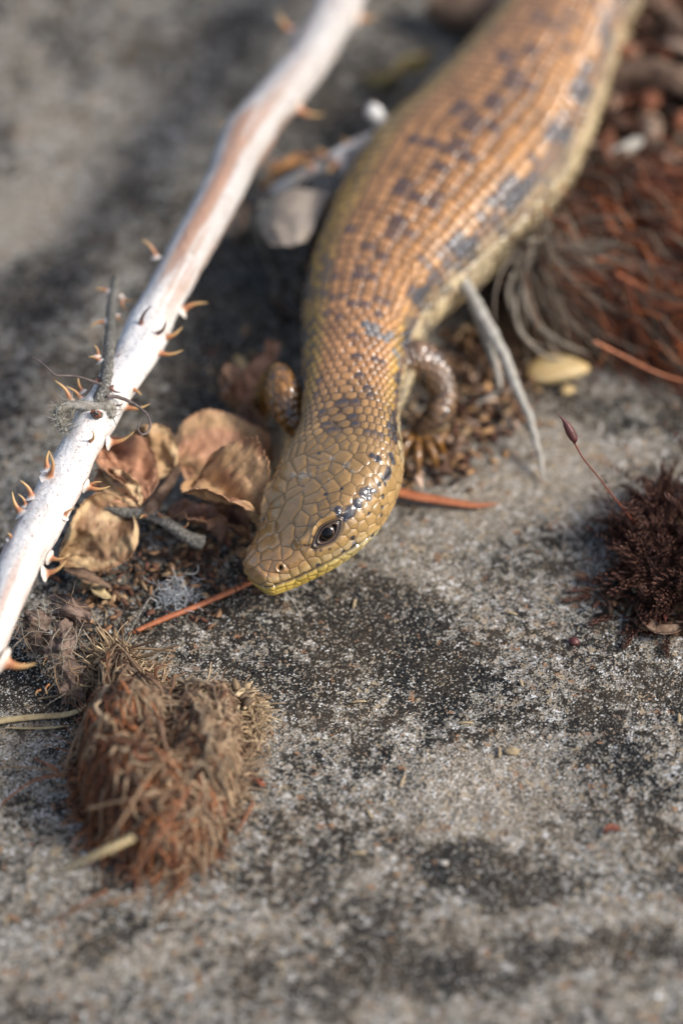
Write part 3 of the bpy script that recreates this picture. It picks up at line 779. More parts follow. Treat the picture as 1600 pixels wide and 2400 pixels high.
# ------------------------------------------------------------------ the thorny cane
CN = [(1040, -520, .45, .34), (930, -300, 1.0, .33), (860, -140, 1.45, .325), (797, 0, 1.62, .315), (714, 153, 1.66, .30), (590, 306, 1.70, .285), (515, 459, 1.72, .265), (432, 612, 1.74, .25), (376, 714, 1.74, .24),
      (326, 816, 1.73, .232), (265, 918, 1.70, .222), (205, 1020, 1.66, .222), (150, 1122, 1.60, .235), (97, 1224, 1.52, .24), (46, 1326, 1.42, .235), (8, 1420, 1.30, .21), (-40, 1540, 1.1, .20), (-140, 1760, .62, .19), (-230, 1960, .17, .17)]
cpath = np.array([PZ(a, b, z) for a, b, z, r in CN]); crad = np.array([r for *_, r in CN])
NCN, KC = 420, 48
cp = spline(cpath, NCN); cr = spline(crad[:, None], NCN)[:, 0]
cT = nrm(np.gradient(cp, axis=0)); cA = nrm(np.cross(cT, [0, 0, 1.])); cB = np.cross(cA, cT)
cth = np.arange(KC)/KC*2*np.pi
cL = np.r_[0, np.cumsum(np.linalg.norm(np.diff(cp, axis=0), axis=1))]
cpx, cpy, cdep = project(cp)
node_k = int(np.argmin((cpx-222)**2+(cpy-975)**2)); n2_k = int(np.argmin((cpx-572)**2+(cpy-330)**2)); n3_k = int(np.argmin((cpx-330)**2+(cpy-790)**2))
swell = .97+.14*np.exp(-((cL-cL[node_k])/.2)**2)+.16*np.exp(-((cL-cL[n2_k])/.4)**2)+.12*np.exp(-((cL-cL[n3_k])/.5)**2)
lum = 1+.20*(fbm(cL[:, None]*2.6+0*cth, np.cos(cth)*1.2+np.sin(cth)+31+0*cL[:, None], 13, 4)-.5)+.06*(fbm(cL[:, None]*1.4+0*cth, np.cos(cth)*1.5+5+0*cL[:, None], 3, 3)-.5)+.05*(fbm(cL[:, None]*.35+0*cth, np.cos(cth+.3)*3+9+0*cL[:, None], 6, 3)-.5)
cv = cp[:, None]+(cr*swell)[:, None, None]*lum[..., None]*(np.cos(cth)[None, :, None]*cA[:, None]+np.sin(cth)[None, :, None]*cB[:, None])
white = np.array([.66, .63, .59]); rust = np.array([.34, .17, .095]); grey = np.array([.43, .40, .37])
strk = fbm(cL[:, None]*.45+0*cth, np.cos(cth)*2.2+np.sin(cth)*1.7+20+0*cL[:, None], 40, 4)
upper = 1-sstep(cL[n3_k]-1.5, cL[n3_k]+.3, cL)                      # barkier half: the grey paints in its shade, the rust is real
cc = lerp(np.zeros((NCN, KC, 3))+white, grey, upper[:, None]*.9+0*strk)
cc = lerp(cc, rust, np.clip(sstep(.50, .60, strk)*(.12+.88*upper[:, None]), 0, 1)*.85*(1-sstep(cL[n2_k]+.2, cL[n2_k]-1.2, cL)[:, None]*.6))
bl_ = sstep(cL[-1]-6.5, cL[-1]-4.0, cL)
cc = lerp(cc, np.array([.42, .24, .16])+0*cc, sstep(.50, .66, strk)*bl_[:, None]*.6)
cane = thing('bramble_cane', cp[-1]-np.array([0, 0, .17]), 'bleached white thorny bramble cane slanting across the stone', 'cane')
vv = np.vstack([cv.reshape(-1, 3), cp[:1], cp[-1:]])
ff = [tuple(x) for x in grid_faces(NCN, KC).tolist()]+[(NCN*KC, j, (j+1) % KC) for j in range(KC)]+[(NCN*KC+1, (NCN-1)*KC+(j+1) % KC, (NCN-1)*KC+j) for j in range(KC)]
obj('stem', vv, ff, M['cane'], cane, np.vstack([cc.reshape(-1, 3), grey[None], grey[None]]))
def thorn(parent, b0, t0, r, bend=.12, dark=False, foot=True):
    """curved prickle with a flared foot, from base point to tip point"""
    b0, t0 = np.asarray(b0), np.asarray(t0); a = t0-b0; L = np.linalg.norm(a)
    r = r*.74
    sd = nrm(np.cross(a, nrm(b0-CAM))); n = 16
    t = np.linspace(0, 1, n)
    p = b0+a*t[:, None]+(sd*bend*L)*(np.sin(t*np.pi)*1.0)[:, None]*(-1)
    rr = r*.8*(1-t)**.8*(1+2.2*np.exp(-t*11) if foot else 1)+.003
    v, f, _ = tubes(p[None], rr[None], 8)
    cl = np.zeros((n, 3))+np.array([.44, .20, .075]); cl = cl+(np.array([.56, .36, .15])-cl)*sstep(.3, .9, t)[:, None]
    if dark: cl = np.zeros((n, 3))+np.array([.10, .055, .045])
    pass
    cl = cl+(np.array([.30, .10, .05])-cl)*(np.exp(-((t-.25)/.1)**2))[:, None]*.7
    if foot and not dark: cl = cl+(np.array([.66, .60, .53])-cl)*(1-sstep(.04, .17, t))[:, None]
    return obj('thorn', v, f, M['thorn'], parent, cl[:, None].repeat(8, 1).reshape(-1, 3))
def g4(x, y): return x/3.136, 600+y/3.136
def g5(x, y): return x/2.24, 1050+y/2.24
def g8(x, y): return x/1.65, y/1.65
TH_ = [(g4(1330, 405), g4(1530, 345), .055, 0), (g4(1190, 600), g4(1340, 520), .055, 0), (g4(1150, 705), g4(1345, 690), .05, 0), (g4(975, 980), g4(1040, 1025), .035, 0),
       (g4(905, 1105), g4(1105, 1085), .045, 0), (g4(795, 1370), g4(985, 1290), .05, 0), (g4(1035, 545), g4(1115, 365), .05, 1), (g4(1120, 580), g4(1222, 475), .05, 1), (g4(640, 1375), g4(682, 1280), .035, 0),
       (g4(355, 1570), g4(362, 1430), .05, 0), (g4(525, 1085), g4(405, 915), .05, 0), (g4(600, 1060), g4(490, 960), .035, 0), (g4(610, 1000), g4(578, 880), .03, 0),
       (g5(250, 165), g5(258, 15), .05, 0), (g5(170, 265), g5(106, 170), .05, 0), (g5(118, 345), g5(66, 228), .05, 0), (g5(138, 305), g5(98, 243), .03, 0), (g5(452, 200), g5(580, 200), .045, 0), (g5(465, 200), g5(535, 178), .03, 0),
       (g5(262, 575), g5(348, 572), .045, 0), (g5(232, 660), g5(350, 588), .05, 0), (g5(335, 360), g5(397, 315), .035, 0), (g5(20, 1120), g5(192, 1130), .085, 0), (g5(60, 480), g5(42, 445), .03, 0),
       (g8(1135, 130), g8(1075, 45), .09, 0), (g8(1140, 415), g8(1255, 442), .09, 0), (g8(605, 1000), g8(548, 925), .04, 0), (g8(890, 480), g8(845, 470), .05, 0), (g8(1385, 70), g8(1455, 60), .08, 0)]
for k, ((x0, y0), (x1, y1), r, dk) in enumerate(TH_):
    q = int(np.argmin((cpx-x0)**2+(cpy-y0)**2)); off_ = math.hypot(x0-cpx[q], y0-cpy[q])*cdep[q]/FPX
    front = math.sqrt(max(cr[q]**2-off_**2, 0))
    d0 = cdep[q]-front*.85
    thorn(cane, UD(x0, y0, d0), UD(x1, y1, d0-.06-(.25 if dk or front > cr[q]*.7 else 0)), r, .12 if k % 3 else -.10, bool(dk))
# the dead side shoot at the node
def cz(x, y, dz=0.0):
    q = int(np.argmin((cpx-x)**2+(cpy-y)**2)); return UD(x, y, cdep[q]-dz)
sp_path = [cz(205, 975, .1), cz(226, 950, .22), cz(242, 920, .27), cz(250, 880, .25), cz(256, 830, .10), cz(260, 780, -.05), cz(264, 715, -.2), cz(272, 655, -.32)]
shoot = stem('side_shoot', sp_path, [.09, .085, .085, .075, .07, .068, .065, .062, .055], M['bark'], cane, 14, 70, .22, 5)
spp = spline(sp_path, 60); spx, spy, sdp = project(spp)
for (x0, y0), (x1, y1), r, dk in [(g4(795, 265), g4(700, 245), .03, 0), (g4(780, 485), g4(668, 522), .035, 0), (g4(740, 775), g4(655, 740), .035, 0), (g4(720, 735), g4(695, 655), .03, 0), (g4(735, 905), g4(652, 1000), .03, 1),
                                  (g4(870, 745), g4(1018, 772), .035, 1), (g4(815, 970), g4(892, 1000), .03, 1), (g4(790, 1080), g4(910, 1085), .03, 1), (g4(885, 300), g4(988, 325), .03, 0), (g4(890, 310), g4(950, 412), .035, 0), (g4(860, 440), g4(905, 480), .025, 0)]:
    q = int(np.argmin((spx-x0)**2+(spy-y0)**2)); d0 = sdp[q]-.03
    thorn(shoot, UD(x0, y0, d0), UD(x1, y1, d0-.05), r*.85, .14, bool(dk))
td = lambda pts, dz: [cz(*g4(*p), dz) for p in pts]
stem('tendril', td([(745, 945), (690, 925), (600, 893), (520, 880), (410, 876), (360, 832), (290, 770), (238, 742)], .34), [.018, .016, .012, .010, .008, .005], M['tendril'], cane, 6, 60, .15)
stem('tendril', td([(785, 1030), (880, 1040), (990, 1090), (1075, 1160), (1106, 1230), (1090, 1290), (1045, 1312), (1015, 1270), (1030, 1215)], .36), [.022, .02, .017, .015, .014, .012, .008], M['tendril'], cane, 6, 70, .2)
# woolly collar, its hanging strap and the scaly bud
def hairs(base, n, ln, r, cols, spread=1.0, bias=(0, 0, 0)):
    base = np.asarray(base); k = rng.integers(0, len(base), n)
    p0 = base[k]+rng.normal(size=(n, 3))*.015
    d = nrm(rng.normal(size=(n, 3))*spread+np.asarray(bias)); L = ln*rng.uniform(.5, 1.2, n)
    t = np.linspace(0, 1, 5)
    c2 = rng.normal(size=(n, 3))*.35
    p = p0[:, None]+d[:, None]*(L[:, None]*t)[..., None]+c2[:, None]*(L[:, None]*t**2)[..., None]
    cols = np.asarray(cols)
    return tubes(p, (r*(1-t*.7))[None], 3, cols[rng.integers(0, len(cols), n)]*rng.uniform(.7, 1.2, (n, 1)))
col_path = td([(420, 1140), (480, 1100), (560, 1095), (640, 1105), (700, 1110), (770, 1105), (815, 1120), (820, 1180)], .27)
strap = td([(425, 1135), (430, 1180), (455, 1235), (490, 1290)], .24)
collar = stem('woolly_collar', col_path, [.03, .045, .055, .06, .07, .075, .07, .04], M['wool'], cane, 10, 50, .35, 9)
stem('hanging_strap', strap, [.035, .03, .028, .02], M['wool'], cane, 8, 30, .3, 4)
v, f, c_ = hairs(np.vstack([spline(col_path, 60), spline(strap, 30)]), 700, .11, .0045, [(.40, .38, .33), (.28, .26, .2), (.14, .12, .08)])
v2, f2, c2_ = hairs(spp, 420, .05, .0035, [(.36, .34, .30), (.22, .20, .16), (.10, .09, .07)])
tag(obj('shoot_hairs', v2, f2, M['fibre'], shoot, c2_), kind='stuff')
tag(obj('collar_hairs', v, f, M['fibre'], collar, c_), kind='stuff')
bc0 = cz(*g4(710, 1160), .33)
for k in range(9):
    a = k*2.4; rr_ = .075*(1-k*.07)
    u = np.array([math.cos(a), -.4, math.sin(a)])*rr_*.55
    v, f = uv_ball(bc0+u+nrm(CAM-bc0)*.012*k, rr_*.55, (np.array([1., 0, 0]), np.array([0, .8, .2]), np.array([0, .1, .8])), 8, 10)
    obj('bud_scale', v, f, M['redbit'] if k % 2 else M['bark'], cane)

# ------------------------------------------------------------------ leaves
def leaf_mesh(b0, t0, wd, roll=0.0, fold=.25, curl=.1, seed=0, tip=.8, ser=.025, nx=46, ny=25, c0=(.26, .15, .08), c1=(.16, .075, .04), wob=.17, thick=.012, bend_side=0.0, twist=.5):
    b0, t0 = np.asarray(b0), np.asarray(t0); a = t0-b0; L = np.linalg.norm(a); a = a/L
    sd = nrm(np.cross(a, [0, 0, 1.])); up = np.cross(sd, a)
    t = np.linspace(0, 1, nx); u = np.linspace(-1, 1, ny)
    w_ = wd*np.sin(np.pi*np.clip(t, 0, 1)**tip)**.75; w_ = np.maximum(w_, .004)
    w_ = w_*(1+ser*(np.abs(((t*15+seed*.37) % 1)-.5)*2-.5)*2)
    U, Tt = np.meshgrid(u, t)
    ca, sa = np.cos(roll+twist*Tt), np.sin(roll+twist*Tt)
    S2 = sd*ca[..., None]+up*sa[..., None]; N2 = -sd*sa[..., None]+up*ca[..., None]
    x = U*w_[:, None]
    vein = np.abs(((Tt*8-np.abs(U)*1.6) % 1)-.5)*2                      # side veins sweep forward
    h = fold*np.abs(x)+curl*L*np.sin(np.pi*Tt)+wob*2*(fbm(Tt*3+seed*3.1, U*1.6+seed, seed, 3)-.5)*np.abs(U+.3)+wob*1.3*(fbm(Tt*7+seed*5.3, U*4+seed*2, seed+9, 3)-.5)+.35*wd*np.sign(np.sin(seed*12.9))*U**2*sstep(.3, 1, Tt)
    h = h-.012*(1-sstep(0, .35, vein))*sstep(.05, .2, np.abs(U))-.015*np.exp(-(U/.07)**2)
    g = b0+a*(Tt*L)[..., None]+S2*x[..., None]+N2*h[..., None]+sd*(bend_side*L*np.sin(np.pi*Tt*.9))[..., None]
    v, f = sheet(g, thick)
    m_ = fbm(Tt*4+seed*7, U*3+seed, seed+3, 4)
    cl = lerp(np.zeros((nx, ny, 3))+np.array(c0), np.array(c1), sstep(.38, .68, m_))
    cl = lerp(cl, cl*1.35, np.exp(-(U/.06)**2)*.8); cl = lerp(cl, cl*.7, (1-sstep(0, .3, vein))*.6)
    cl = lerp(cl, np.array([.40, .22, .12])+0*cl, sstep(.9, 1, np.abs(U))*.6)
    return v, f, np.vstack([cl.reshape(-1, 3)]*2)
def leaf(name, parent, *a, **k):
    v, f, cl = leaf_mesh(*a, **k); return obj(name, v, f, M['leaf'], parent, cl)
def h4(x, y): return 100+x/2.8, 900+y/2.8
def H4(x, y, z): return P(*h4(x, y), z)
sprig = thing('dead_leaf_sprig', P(350, 1200, 0), 'sprig of curled dead brown leaflets between white cane and lizard head', 'leaves')
stem('twig', [H4(170, 770, .55), H4(260, 780, .62), H4(420, 810, .64), H4(560, 845, .62), H4(680, 855, .60), H4(760, 880, .58), H4(860, 940, .50), H4(960, 1010, .42), H4(1050, 1045, .36)],
     [.035, .05, .06, .06, .065, .07, .075, .08, .085], M['bark'], sprig, 10, 60, .25, 8)
stem('leaf_stalk', [H4(690, 860, .62), H4(760, 750, .58), H4(830, 650, .55), H4(885, 545, .55), H4(900, 430, .58), H4(920, 330, .62)], [.085, .075, .06, .05, .04, .03], M['twig'], sprig, 10, 50, .12, 4)
BR = (.42, .255, .125); DB = (.20, .09, .045); PK = (.40, .20, .11); TN = (.52, .36, .19)
leaf('leaflet', sprig, H4(600, 855, .58), H4(110, 1120, .22), .42, roll=.65, fold=.35, curl=.10, seed=1, tip=.62, c0=TN, c1=(.22, .12, .06))
leaf('leaflet', sprig, H4(660, 790, .55), H4(385, 420, .75), .33, roll=-.35, fold=.55, curl=.12, seed=2, tip=.8, c0=PK, c1=DB)
leaf('leaflet', sprig, H4(640, 800, .62), H4(385, 560, .78), .22, roll=.5, fold=.4, curl=.16, seed=3, c0=TN, c1=PK)
leaf('leaflet', sprig, H4(880, 545, .56), H4(530, 390, .62), .42, roll=.65, fold=.4, curl=.12, seed=4, tip=.75, c0=TN, c1=BR)
leaf('leaflet', sprig, H4(890, 520, .58), H4(1480, 400, .50), .56, roll=-.7, fold=-.3, curl=.16, seed=5, tip=.72, c0=BR, c1=PK, wob=.12)
leaf('leaflet', sprig, H4(1030, 620, .66), H4(1420, 925, .55), .50, roll=-.35, fold=1.1, curl=.12, seed=6, tip=.75, c0=BR, c1=DB, ser=.05)
leaf('leaflet', sprig, H4(820, 830, .45), H4(1180, 1010, .22), .36, roll=.35, fold=.3, curl=.08, seed=7, c0=(.22, .13, .09), c1=DB)
leaf('leaflet', sprig, H4(900, 560, .40), H4(1210, 610, .25), .26, roll=.3, fold=.3, curl=.05, seed=8, c0=(.24, .12, .06), c1=DB)
for q in [((330, 690), (300, 640)), ((760, 850), (830, 870)), ((930, 940), (955, 905)), ((680, 865), (640, 885)), ((1090, 620), (1070, 585))]:
    thorn(sprig, H4(*q[0], .66), H4(*q[1], .78), .02, .1, False, False)

def solo(name, label, cat, group, *a, **k):
    v, f, cl = leaf_mesh(*a, **k); o = obj(name, v, f, M['leaf'], None, cl); return tag(o, label, cat, group)
solo('dead_leaf', 'reddish brown dead leaf tip standing behind the cocked elbow of the lizard', 'leaf', None, P(598, 985, .12), P(642, 800, .75), .24, roll=.3, fold=.5, curl=.1, seed=11, c0=PK, c1=DB)
solo('dead_leaf', 'crumpled dark brown dead leaf wedged behind the folded foreleg and leaf sprig', 'leaf', None, P(560, 960, .15), P(600, 860, .35), .34, roll=-.3, fold=.4, curl=.15, seed=12, c0=BR, c1=DB, wob=.12)
solo('dead_leaf', 'smooth pale tan leaf tucked under the neck of the lizard', 'leaf', None, P(650, 1150, .12), P(672, 985, .50), .17, roll=-.35, fold=-.5, curl=.12, seed=13, c0=(.44, .34, .21), c1=(.38, .28, .16), ser=0, wob=.02)
solo('dead_leaf', 'orange brown dead leaf lying beside the white thorny twig', 'leaf', None, P(615, 440, .45), P(755, 370, .75), .22, roll=.4, fold=.4, curl=.12, seed=14, c0=(.48, .24, .09), c1=(.22, .11, .07))
solo('dead_leaf', 'yellow green curled leaf fragment lying on the stone above the white twig', 'leaf', None, P(850, 195, .15), P(1005, 120, .45), .26, roll=.5, fold=.3, curl=-.12, seed=15, c0=(.40, .34, .13), c1=(.30, .19, .10))
solo('dead_leaf', 'dull tan leaf flake under the cane behind the grey curled leaf', 'leaf', None, P(545, 560, .1), P(575, 480, .3), .18, roll=.3, fold=.3, curl=.1, seed=16, c0=(.32, .25, .18), c1=(.22, .14, .09))
solo('dead_leaf', 'added dark leaf standing in for the shade in the hollow below the grey curled leaf', 'leaf', None, P(745, 760, .1), P(650, 610, .12), .36, roll=0, fold=.2, curl=.03, seed=17, c0=(.10, .075, .05), c1=(.05, .04, .03))  # near-black blade added to darken the hollow like shade
solo('dead_leaf', 'dark brown crumpled leaf filling the gap between the sprig and the lizard neck', 'leaf', None, P(520, 1010, .1), P(640, 1085, .3), .34, roll=-.6, fold=.6, curl=.14, seed=21, c0=(.24, .13, .07), c1=(.11, .055, .035), wob=.22)
solo('dead_leaf', 'small chestnut leaf scrap curled under the right hand leaflet of the sprig', 'leaf', None, P(500, 1215, .08), P(585, 1260, .2), .24, roll=-.5, fold=.7, curl=.15, seed=22, c0=(.28, .14, .07), c1=(.12, .06, .04), wob=.2)
solo('dead_leaf', 'ragged brown leaf standing on edge behind the raised elbow gap', 'leaf', None, P(540, 950, .1), P(585, 875, .5), .26, roll=.6, fold=.5, curl=.1, seed=23, c0=(.26, .15, .09), c1=(.13, .07, .045), wob=.22)
# grey curled leaf: a dry blade rolled over like a hood
rim = [P(700, 735, .06), P(655, 672, .14), P(612, 590, .34), P(598, 520, .62), P(612, 478, .86)]
mid = [P(722, 735, .06), P(690, 660, .10), P(640, 560, .40), P(640, 480, .95), P(690, 446, 1.12)]
top = [P(740, 700, .10), P(725, 620, .30), P(640, 572, 1.16), P(668, 505, 1.30), P(768, 452, 1.16)]
edge = [P(735, 700, .3), P(718, 575, 1.12), P(716, 574, 1.16), P(738, 515, 1.18), P(775, 462, 1.04)]
v, f = loft([[P(612, 478, .86), P(598, 520, .60), P(622, 600, .30), P(665, 680, .12), P(705, 740, .05)],
             [P(640, 456, 1.02), P(606, 515, .80), P(612, 575, .55), P(640, 640, .25), P(690, 715, .08)]], 30, 8, .015, .02, 3)
gl = thing('curled_leaf', P(660, 640, 0), 'pale grey curled dry leaf forming a hood beside the lizard flank', 'leaf')
obj('outer_rim', v, f, M['leaf'], gl, np.zeros((len(v), 3))+np.array([.27, .22, .15]))
v, f = loft([[P(612, 480, .90), P(606, 520, 1.00), P(622, 556, 1.12), P(640, 580, 1.16)],
             [P(648, 455, 1.05), P(648, 500, 1.18), P(655, 545, 1.26), P(672, 577, 1.26)],
             [P(705, 446, 1.15), P(700, 495, 1.25), P(698, 540, 1.30), P(695, 572, 1.28)],
             [P(772, 452, 1.02), P(752, 495, 1.12), P(733, 535, 1.18), P(719, 566, 1.18)]], 26, 22, .018, .06, 6)
uu = np.linspace(0, 1, len(v)//2); cl = np.array([.28, .23, .18])*(.85+.3*fbm(uu*40, uu*13, 5)[:, None])
obj('blade', v, f, M['leaf'], gl, np.vstack([cl, cl]))
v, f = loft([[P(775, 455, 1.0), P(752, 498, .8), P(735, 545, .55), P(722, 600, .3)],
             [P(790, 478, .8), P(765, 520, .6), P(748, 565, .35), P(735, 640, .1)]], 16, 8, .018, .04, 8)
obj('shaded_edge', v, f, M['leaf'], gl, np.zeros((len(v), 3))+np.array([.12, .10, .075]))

# ------------------------------------------------------------------ the short white thorny twig
tw = thing('thorny_twig', P(760, 390, 0), 'short pale elbowed twig with red prickles beside the lizard', 'twig')
tp = [P(640, 452, .50), P(690, 425, .75), P(750, 392, .95), P(820, 352, 1.1), P(880, 326, 1.15), P(902, 316, 1.15), P(897, 296, 1.25), P(880, 268, 1.4), P(868, 256, 1.5)]
tcol_ = mat_noisy('pale_twig_bark', [(.42, .31, .23), (.64, .59, .52), (.74, .71, .66)], 300, .6, .3, .0002, 1200); M['paletwig'] = tcol_
stem('stem', tp, [.09, .095, .10, .11, .11, .10, .10, .11, .10], M['paletwig'], tw, 14, 70, .12, 3)
for a, b in [((820, 345), (800, 325)), ((765, 375), (740, 345)), ((905, 325), (930, 335)), ((735, 400), (705, 380)), ((790, 385), (770, 410))]:
    thorn(tw, P(*a, 1.15), P(*b, 1.25), .07, .1)

# ------------------------------------------------------------------ fallen needles
def needle(label, pts, rad, flat, group='fallen rust coloured needles'):
    v, f = tube1(pts, rad, 10, 40, .06, 2, flat); return tag(obj('fallen_needle', v, f, M['needle'], None), label, 'needle', group)
needle('thin orange needle lying on the stone with its end under the snout', [P(312, 1482, .05), P(380, 1452, .07), P(470, 1417, .08), P(590, 1362, .07), P(640, 1330, .06)], [.028, .036, .036, .038, .038], .8)
needle('rust orange flat needle sticking out from behind the jowl', [P(890, 1138, .16), P(950, 1158, .14), P(1030, 1172, .10), P(1110, 1184, .07), P(1170, 1180, .05)], [.09, .085, .075, .055, .006], .45)

# ------------------------------------------------------------------ fibre mounds
def mound_fn(outline, ctr_px, H, hh=.6, seed=0, zoff=0.0, lump=.35):
    oc = np.array([P(x, y, 0) for x, y in outline]); c0 = P(*ctr_px, 0)
    oc = np.vstack([oc, oc[:1]]); dn = spline(oc, 361)[:360]
    ang = np.arctan2(dn[:, 1]-c0[1], dn[:, 0]-c0[0]); rad = np.hypot(dn[:, 0]-c0[0], dn[:, 1]-c0[1])
    o = np.argsort(ang); ang, rad = ang[o], rad[o]
    ang = np.r_[ang-2*np.pi, ang, ang+2*np.pi]; rad = np.r_[rad, rad, rad]
    def fn(u, v, lift=0.0):
        r = np.hypot(u, v); a = np.arctan2(v, u); R_ = np.interp(a, ang, rad)
        x, y = c0[0]+R_*r*np.cos(a), c0[1]+R_*r*np.sin(a)
        z = ground(x, y)+H*np.clip(1-np.minimum(r, 1)**2, 0, 1)**hh*(1+lump*2*(fbm(x*1.7+seed, y*1.7, seed, 4)-.5))+lift+zoff
        return np.stack([x, y, z], -1)
    return fn
def mound_core(name, fn, parent, mat, n=40, m=72, sink=.05):
    r = np.linspace(0.02, 1, n); a = np.arange(m)/m*2*np.pi
    g = fn(r[:, None]*np.cos(a), r[:, None]*np.sin(a), -sink)
    return obj(name, g.reshape(-1, 3), grid_faces(n, m), mat, parent)
def strand_field(fn, n, ln, flow, wob, lift, rad, colfn, npt=16, rmax=.98, droop=0.0):
    a = rng.uniform(0, 2*np.pi, n); r = rmax*np.sqrt(rng.uniform(0, 1, n))
    u0, v0 = r*np.cos(a), r*np.sin(a)
    L = rng.uniform(.4, 1.0, n)*ln; th = flow(u0, v0)+rng.normal(size=n)*wob
    t = np.linspace(-.5, .5, npt)
    k1 = rng.normal(size=n)*2.6*wob; k2 = rng.normal(size=n)*1.6; f1 = rng.uniform(2, 6, n); ph = rng.uniform(0, 6, n)
    hd = th[:, None]+k1[:, None]*t+.55*wob*np.sin(f1[:, None]*t*3+ph[:, None])*k2[:, None]
    du = np.cumsum(np.cos(hd), 1)*L[:, None]/npt; dv = np.cumsum(np.sin(hd), 1)*L[:, None]/npt
    u = u0[:, None]+du-du[:, npt//2:npt//2+1]; v = v0[:, None]+dv-dv[:, npt//2:npt//2+1]
    lf = lift*rng.uniform(0, 1, n)[:, None]*(1+1.4*np.sin(t*5+ph[:, None])*rng.uniform(0, 1, n)[:, None])
    p = fn(u, v, lf)
    gz_ = ground(p[..., 0], p[..., 1])+.012; p[..., 2] = np.maximum(p[..., 2], gz_)
    rr = rad*rng.uniform(.5, 1.3, n)[:, None]*(1-.75*np.abs(t*2)**2.5)
    return tubes(p, rr, 4, colfn(u0, v0, n))
def palette(pal):
    pal = np.asarray(pal)
    def fn(u, v, n): return pal[rng.integers(0, len(pal), n)]*rng.uniform(.65, 1.25, (n, 1))
    return fn
TAN = [(.33, .225, .135), (.25, .165, .10), (.22, .165, .11), (.17, .105, .065), (.40, .29, .18)]
RED = [(.22, .085, .035), (.15, .055, .028), (.10, .045, .025), (.28, .11, .045), (.19, .10, .055)]
def fg_cols(u, v, n):
    k = np.clip(.66+.55*u+.45*v+rng.normal(size=n)*.28, 0, 1)[:, None]
    a = np.asarray(TAN)[rng.integers(0, 5, n)]; b = np.asarray(RED)[rng.integers(0, 5, n)]
    return np.where(rng.uniform(size=(n, 1)) < k, a, b)*rng.uniform(.6, 1.25, (n, 1))
out1 = [(385+(x_-385)*.86, 1838+(y_-1838)*(.90 if y_ > 1838 else 1)) for x_, y_ in [(215, 1590), (262, 1560), (330, 1620), (420, 1655), (520, 1662), (592, 1690), (600, 1790), (575, 1900), (520, 2000), (420, 2070), (300, 2070), (215, 1990), (165, 1900), (158, 1800), (190, 1690)]]
fn1 = mound_fn(out1, (385, 1840), .66, .5, 2, 0.0, .8)
clump = thing('rootlet_clump', P(385, 1840, 0), 'torn clump of tangled tan and rust fibres lying on bare stone below the cane', 'moss')
mound_core('core', fn1, clump, M['core'], sink=.07)
flow1 = lambda u, v: -2.35+.5*np.sin(u*3+v*2)
v, f, c_ = strand_field(fn1, 3600, 1.2, flow1, .75, .16, .0125, fg_cols, 18, .93)
tag(obj('fibre_mat', v, f, M['fibre'], clump, c_), kind='stuff')
v, f, c_ = strand_field(fn1, 420, .9, flow1, 1.2, .24, .020, fg_cols, 18, .9)
tag(obj('coarse_fibre', v, f, M['fibre'], clump, c_), kind='stuff')
# two torn crests with frayed ends
def crest(px_list, h0, h1, n, lean, cols, ln=.42, r=.016):
    b = spline([P(x, y, h0) for x, y in px_list], 80); k = rng.integers(0, 80, n)
    p0 = b[k]+rng.normal(size=(n, 3))*np.array([.06, .06, .05])
    t = np.linspace(0, 1, 9); d = np.asarray(lean)+rng.normal(size=(n, 3))*.5
    L = ln*rng.uniform(.5, 1.3, n)*(.5+h1*hash2(k*.13, 1., 2))
    c2 = rng.normal(size=(n, 3))*.9+np.array([.2, -.6, -.4])
    p = p0[:, None]+d[:, None]*(L[:, None]*(t-.55))[..., None]+c2[:, None]*(L[:, None]*(t-.55)**2)[..., None]
    p[..., 2] = np.maximum(p[..., 2], ground(p[..., 0], p[..., 1])+.012)
    cols = np.asarray(cols)
    return tubes(p, r*rng.uniform(.5, 1.2, n)[:, None]*(1-.5*t), 4, cols[rng.integers(0, len(cols), n)]*rng.uniform(.7, 1.3, (n, 1)))
CRE = [(.46, .35, .21), (.38, .28, .17), (.30, .21, .12), (.22, .15, .09)]
v, f, c_ = crest([(232, 1600), (245, 1560), (262, 1535), (285, 1555), (310, 1600)], .10, .5, 420, (-.35, .3, .55), CRE, .60, .016)
tag(obj('frayed_crest', v, f, M['fibre'], clump, c_), kind='stuff')
v, f, c_ = crest([(310, 1600), (370, 1640), (430, 1650), (500, 1650), (560, 1645), (588, 1670), (590, 1720)], .16, .5, 620, (.5, .2, .35), CRE, .36, .015)
tag(obj('frayed_crest', v, f, M['fibre'], clump, c_), kind='stuff')
def g6(x, y): return x/2.24, 1450+y/2.24
G6 = lambda x, y, h: P(*g6(x, y), h)
for k_, (pts, r) in enumerate([([(480, 440, .5), (430, 560, .55), (370, 700, .5), (330, 840, .35)], .020), ([(330, 820, .35), (180, 850, .25), (60, 930, .12), (0, 990, .04)], .014), ([(330, 810, .3), (200, 785, .2), (80, 780, .1), (-30, 775, .04)], .014), ([(310, 800, .3), (240, 760, .3), (175, 732, .25)], .018),
               ([(760, 1440, .45), (560, 1490, .35), (400, 1530, .2), (230, 1600, .05)], .022), ([(560, 1430, .4), (430, 1500, .3), (290, 1590, .08)], .018), ([(1000, 1400, .35), (900, 1490, .25), (790, 1620, .06)], .018), ([(1330, 960, .25), (1290, 1040, .2), (1240, 1130, .15)], .020),
               ([(900, 700, .9), (760, 860, 1.0), (640, 1060, .95), (520, 1220, .7)], .018), ([(1000, 880, .9), (860, 1100, .9), (740, 1280, .75), (600, 1420, .4)], .018), ([(460, 1000, .7), (620, 960, .85), (800, 930, .95), (980, 850, .95)], .018)]):
    stem('loose_fibre', [G6(*q) for q in pts], [r, r*.9, r*.7, r*.35], M['rustfib'] if k_ % 2 else M['tanfib'], clump, 6, 30, .1)
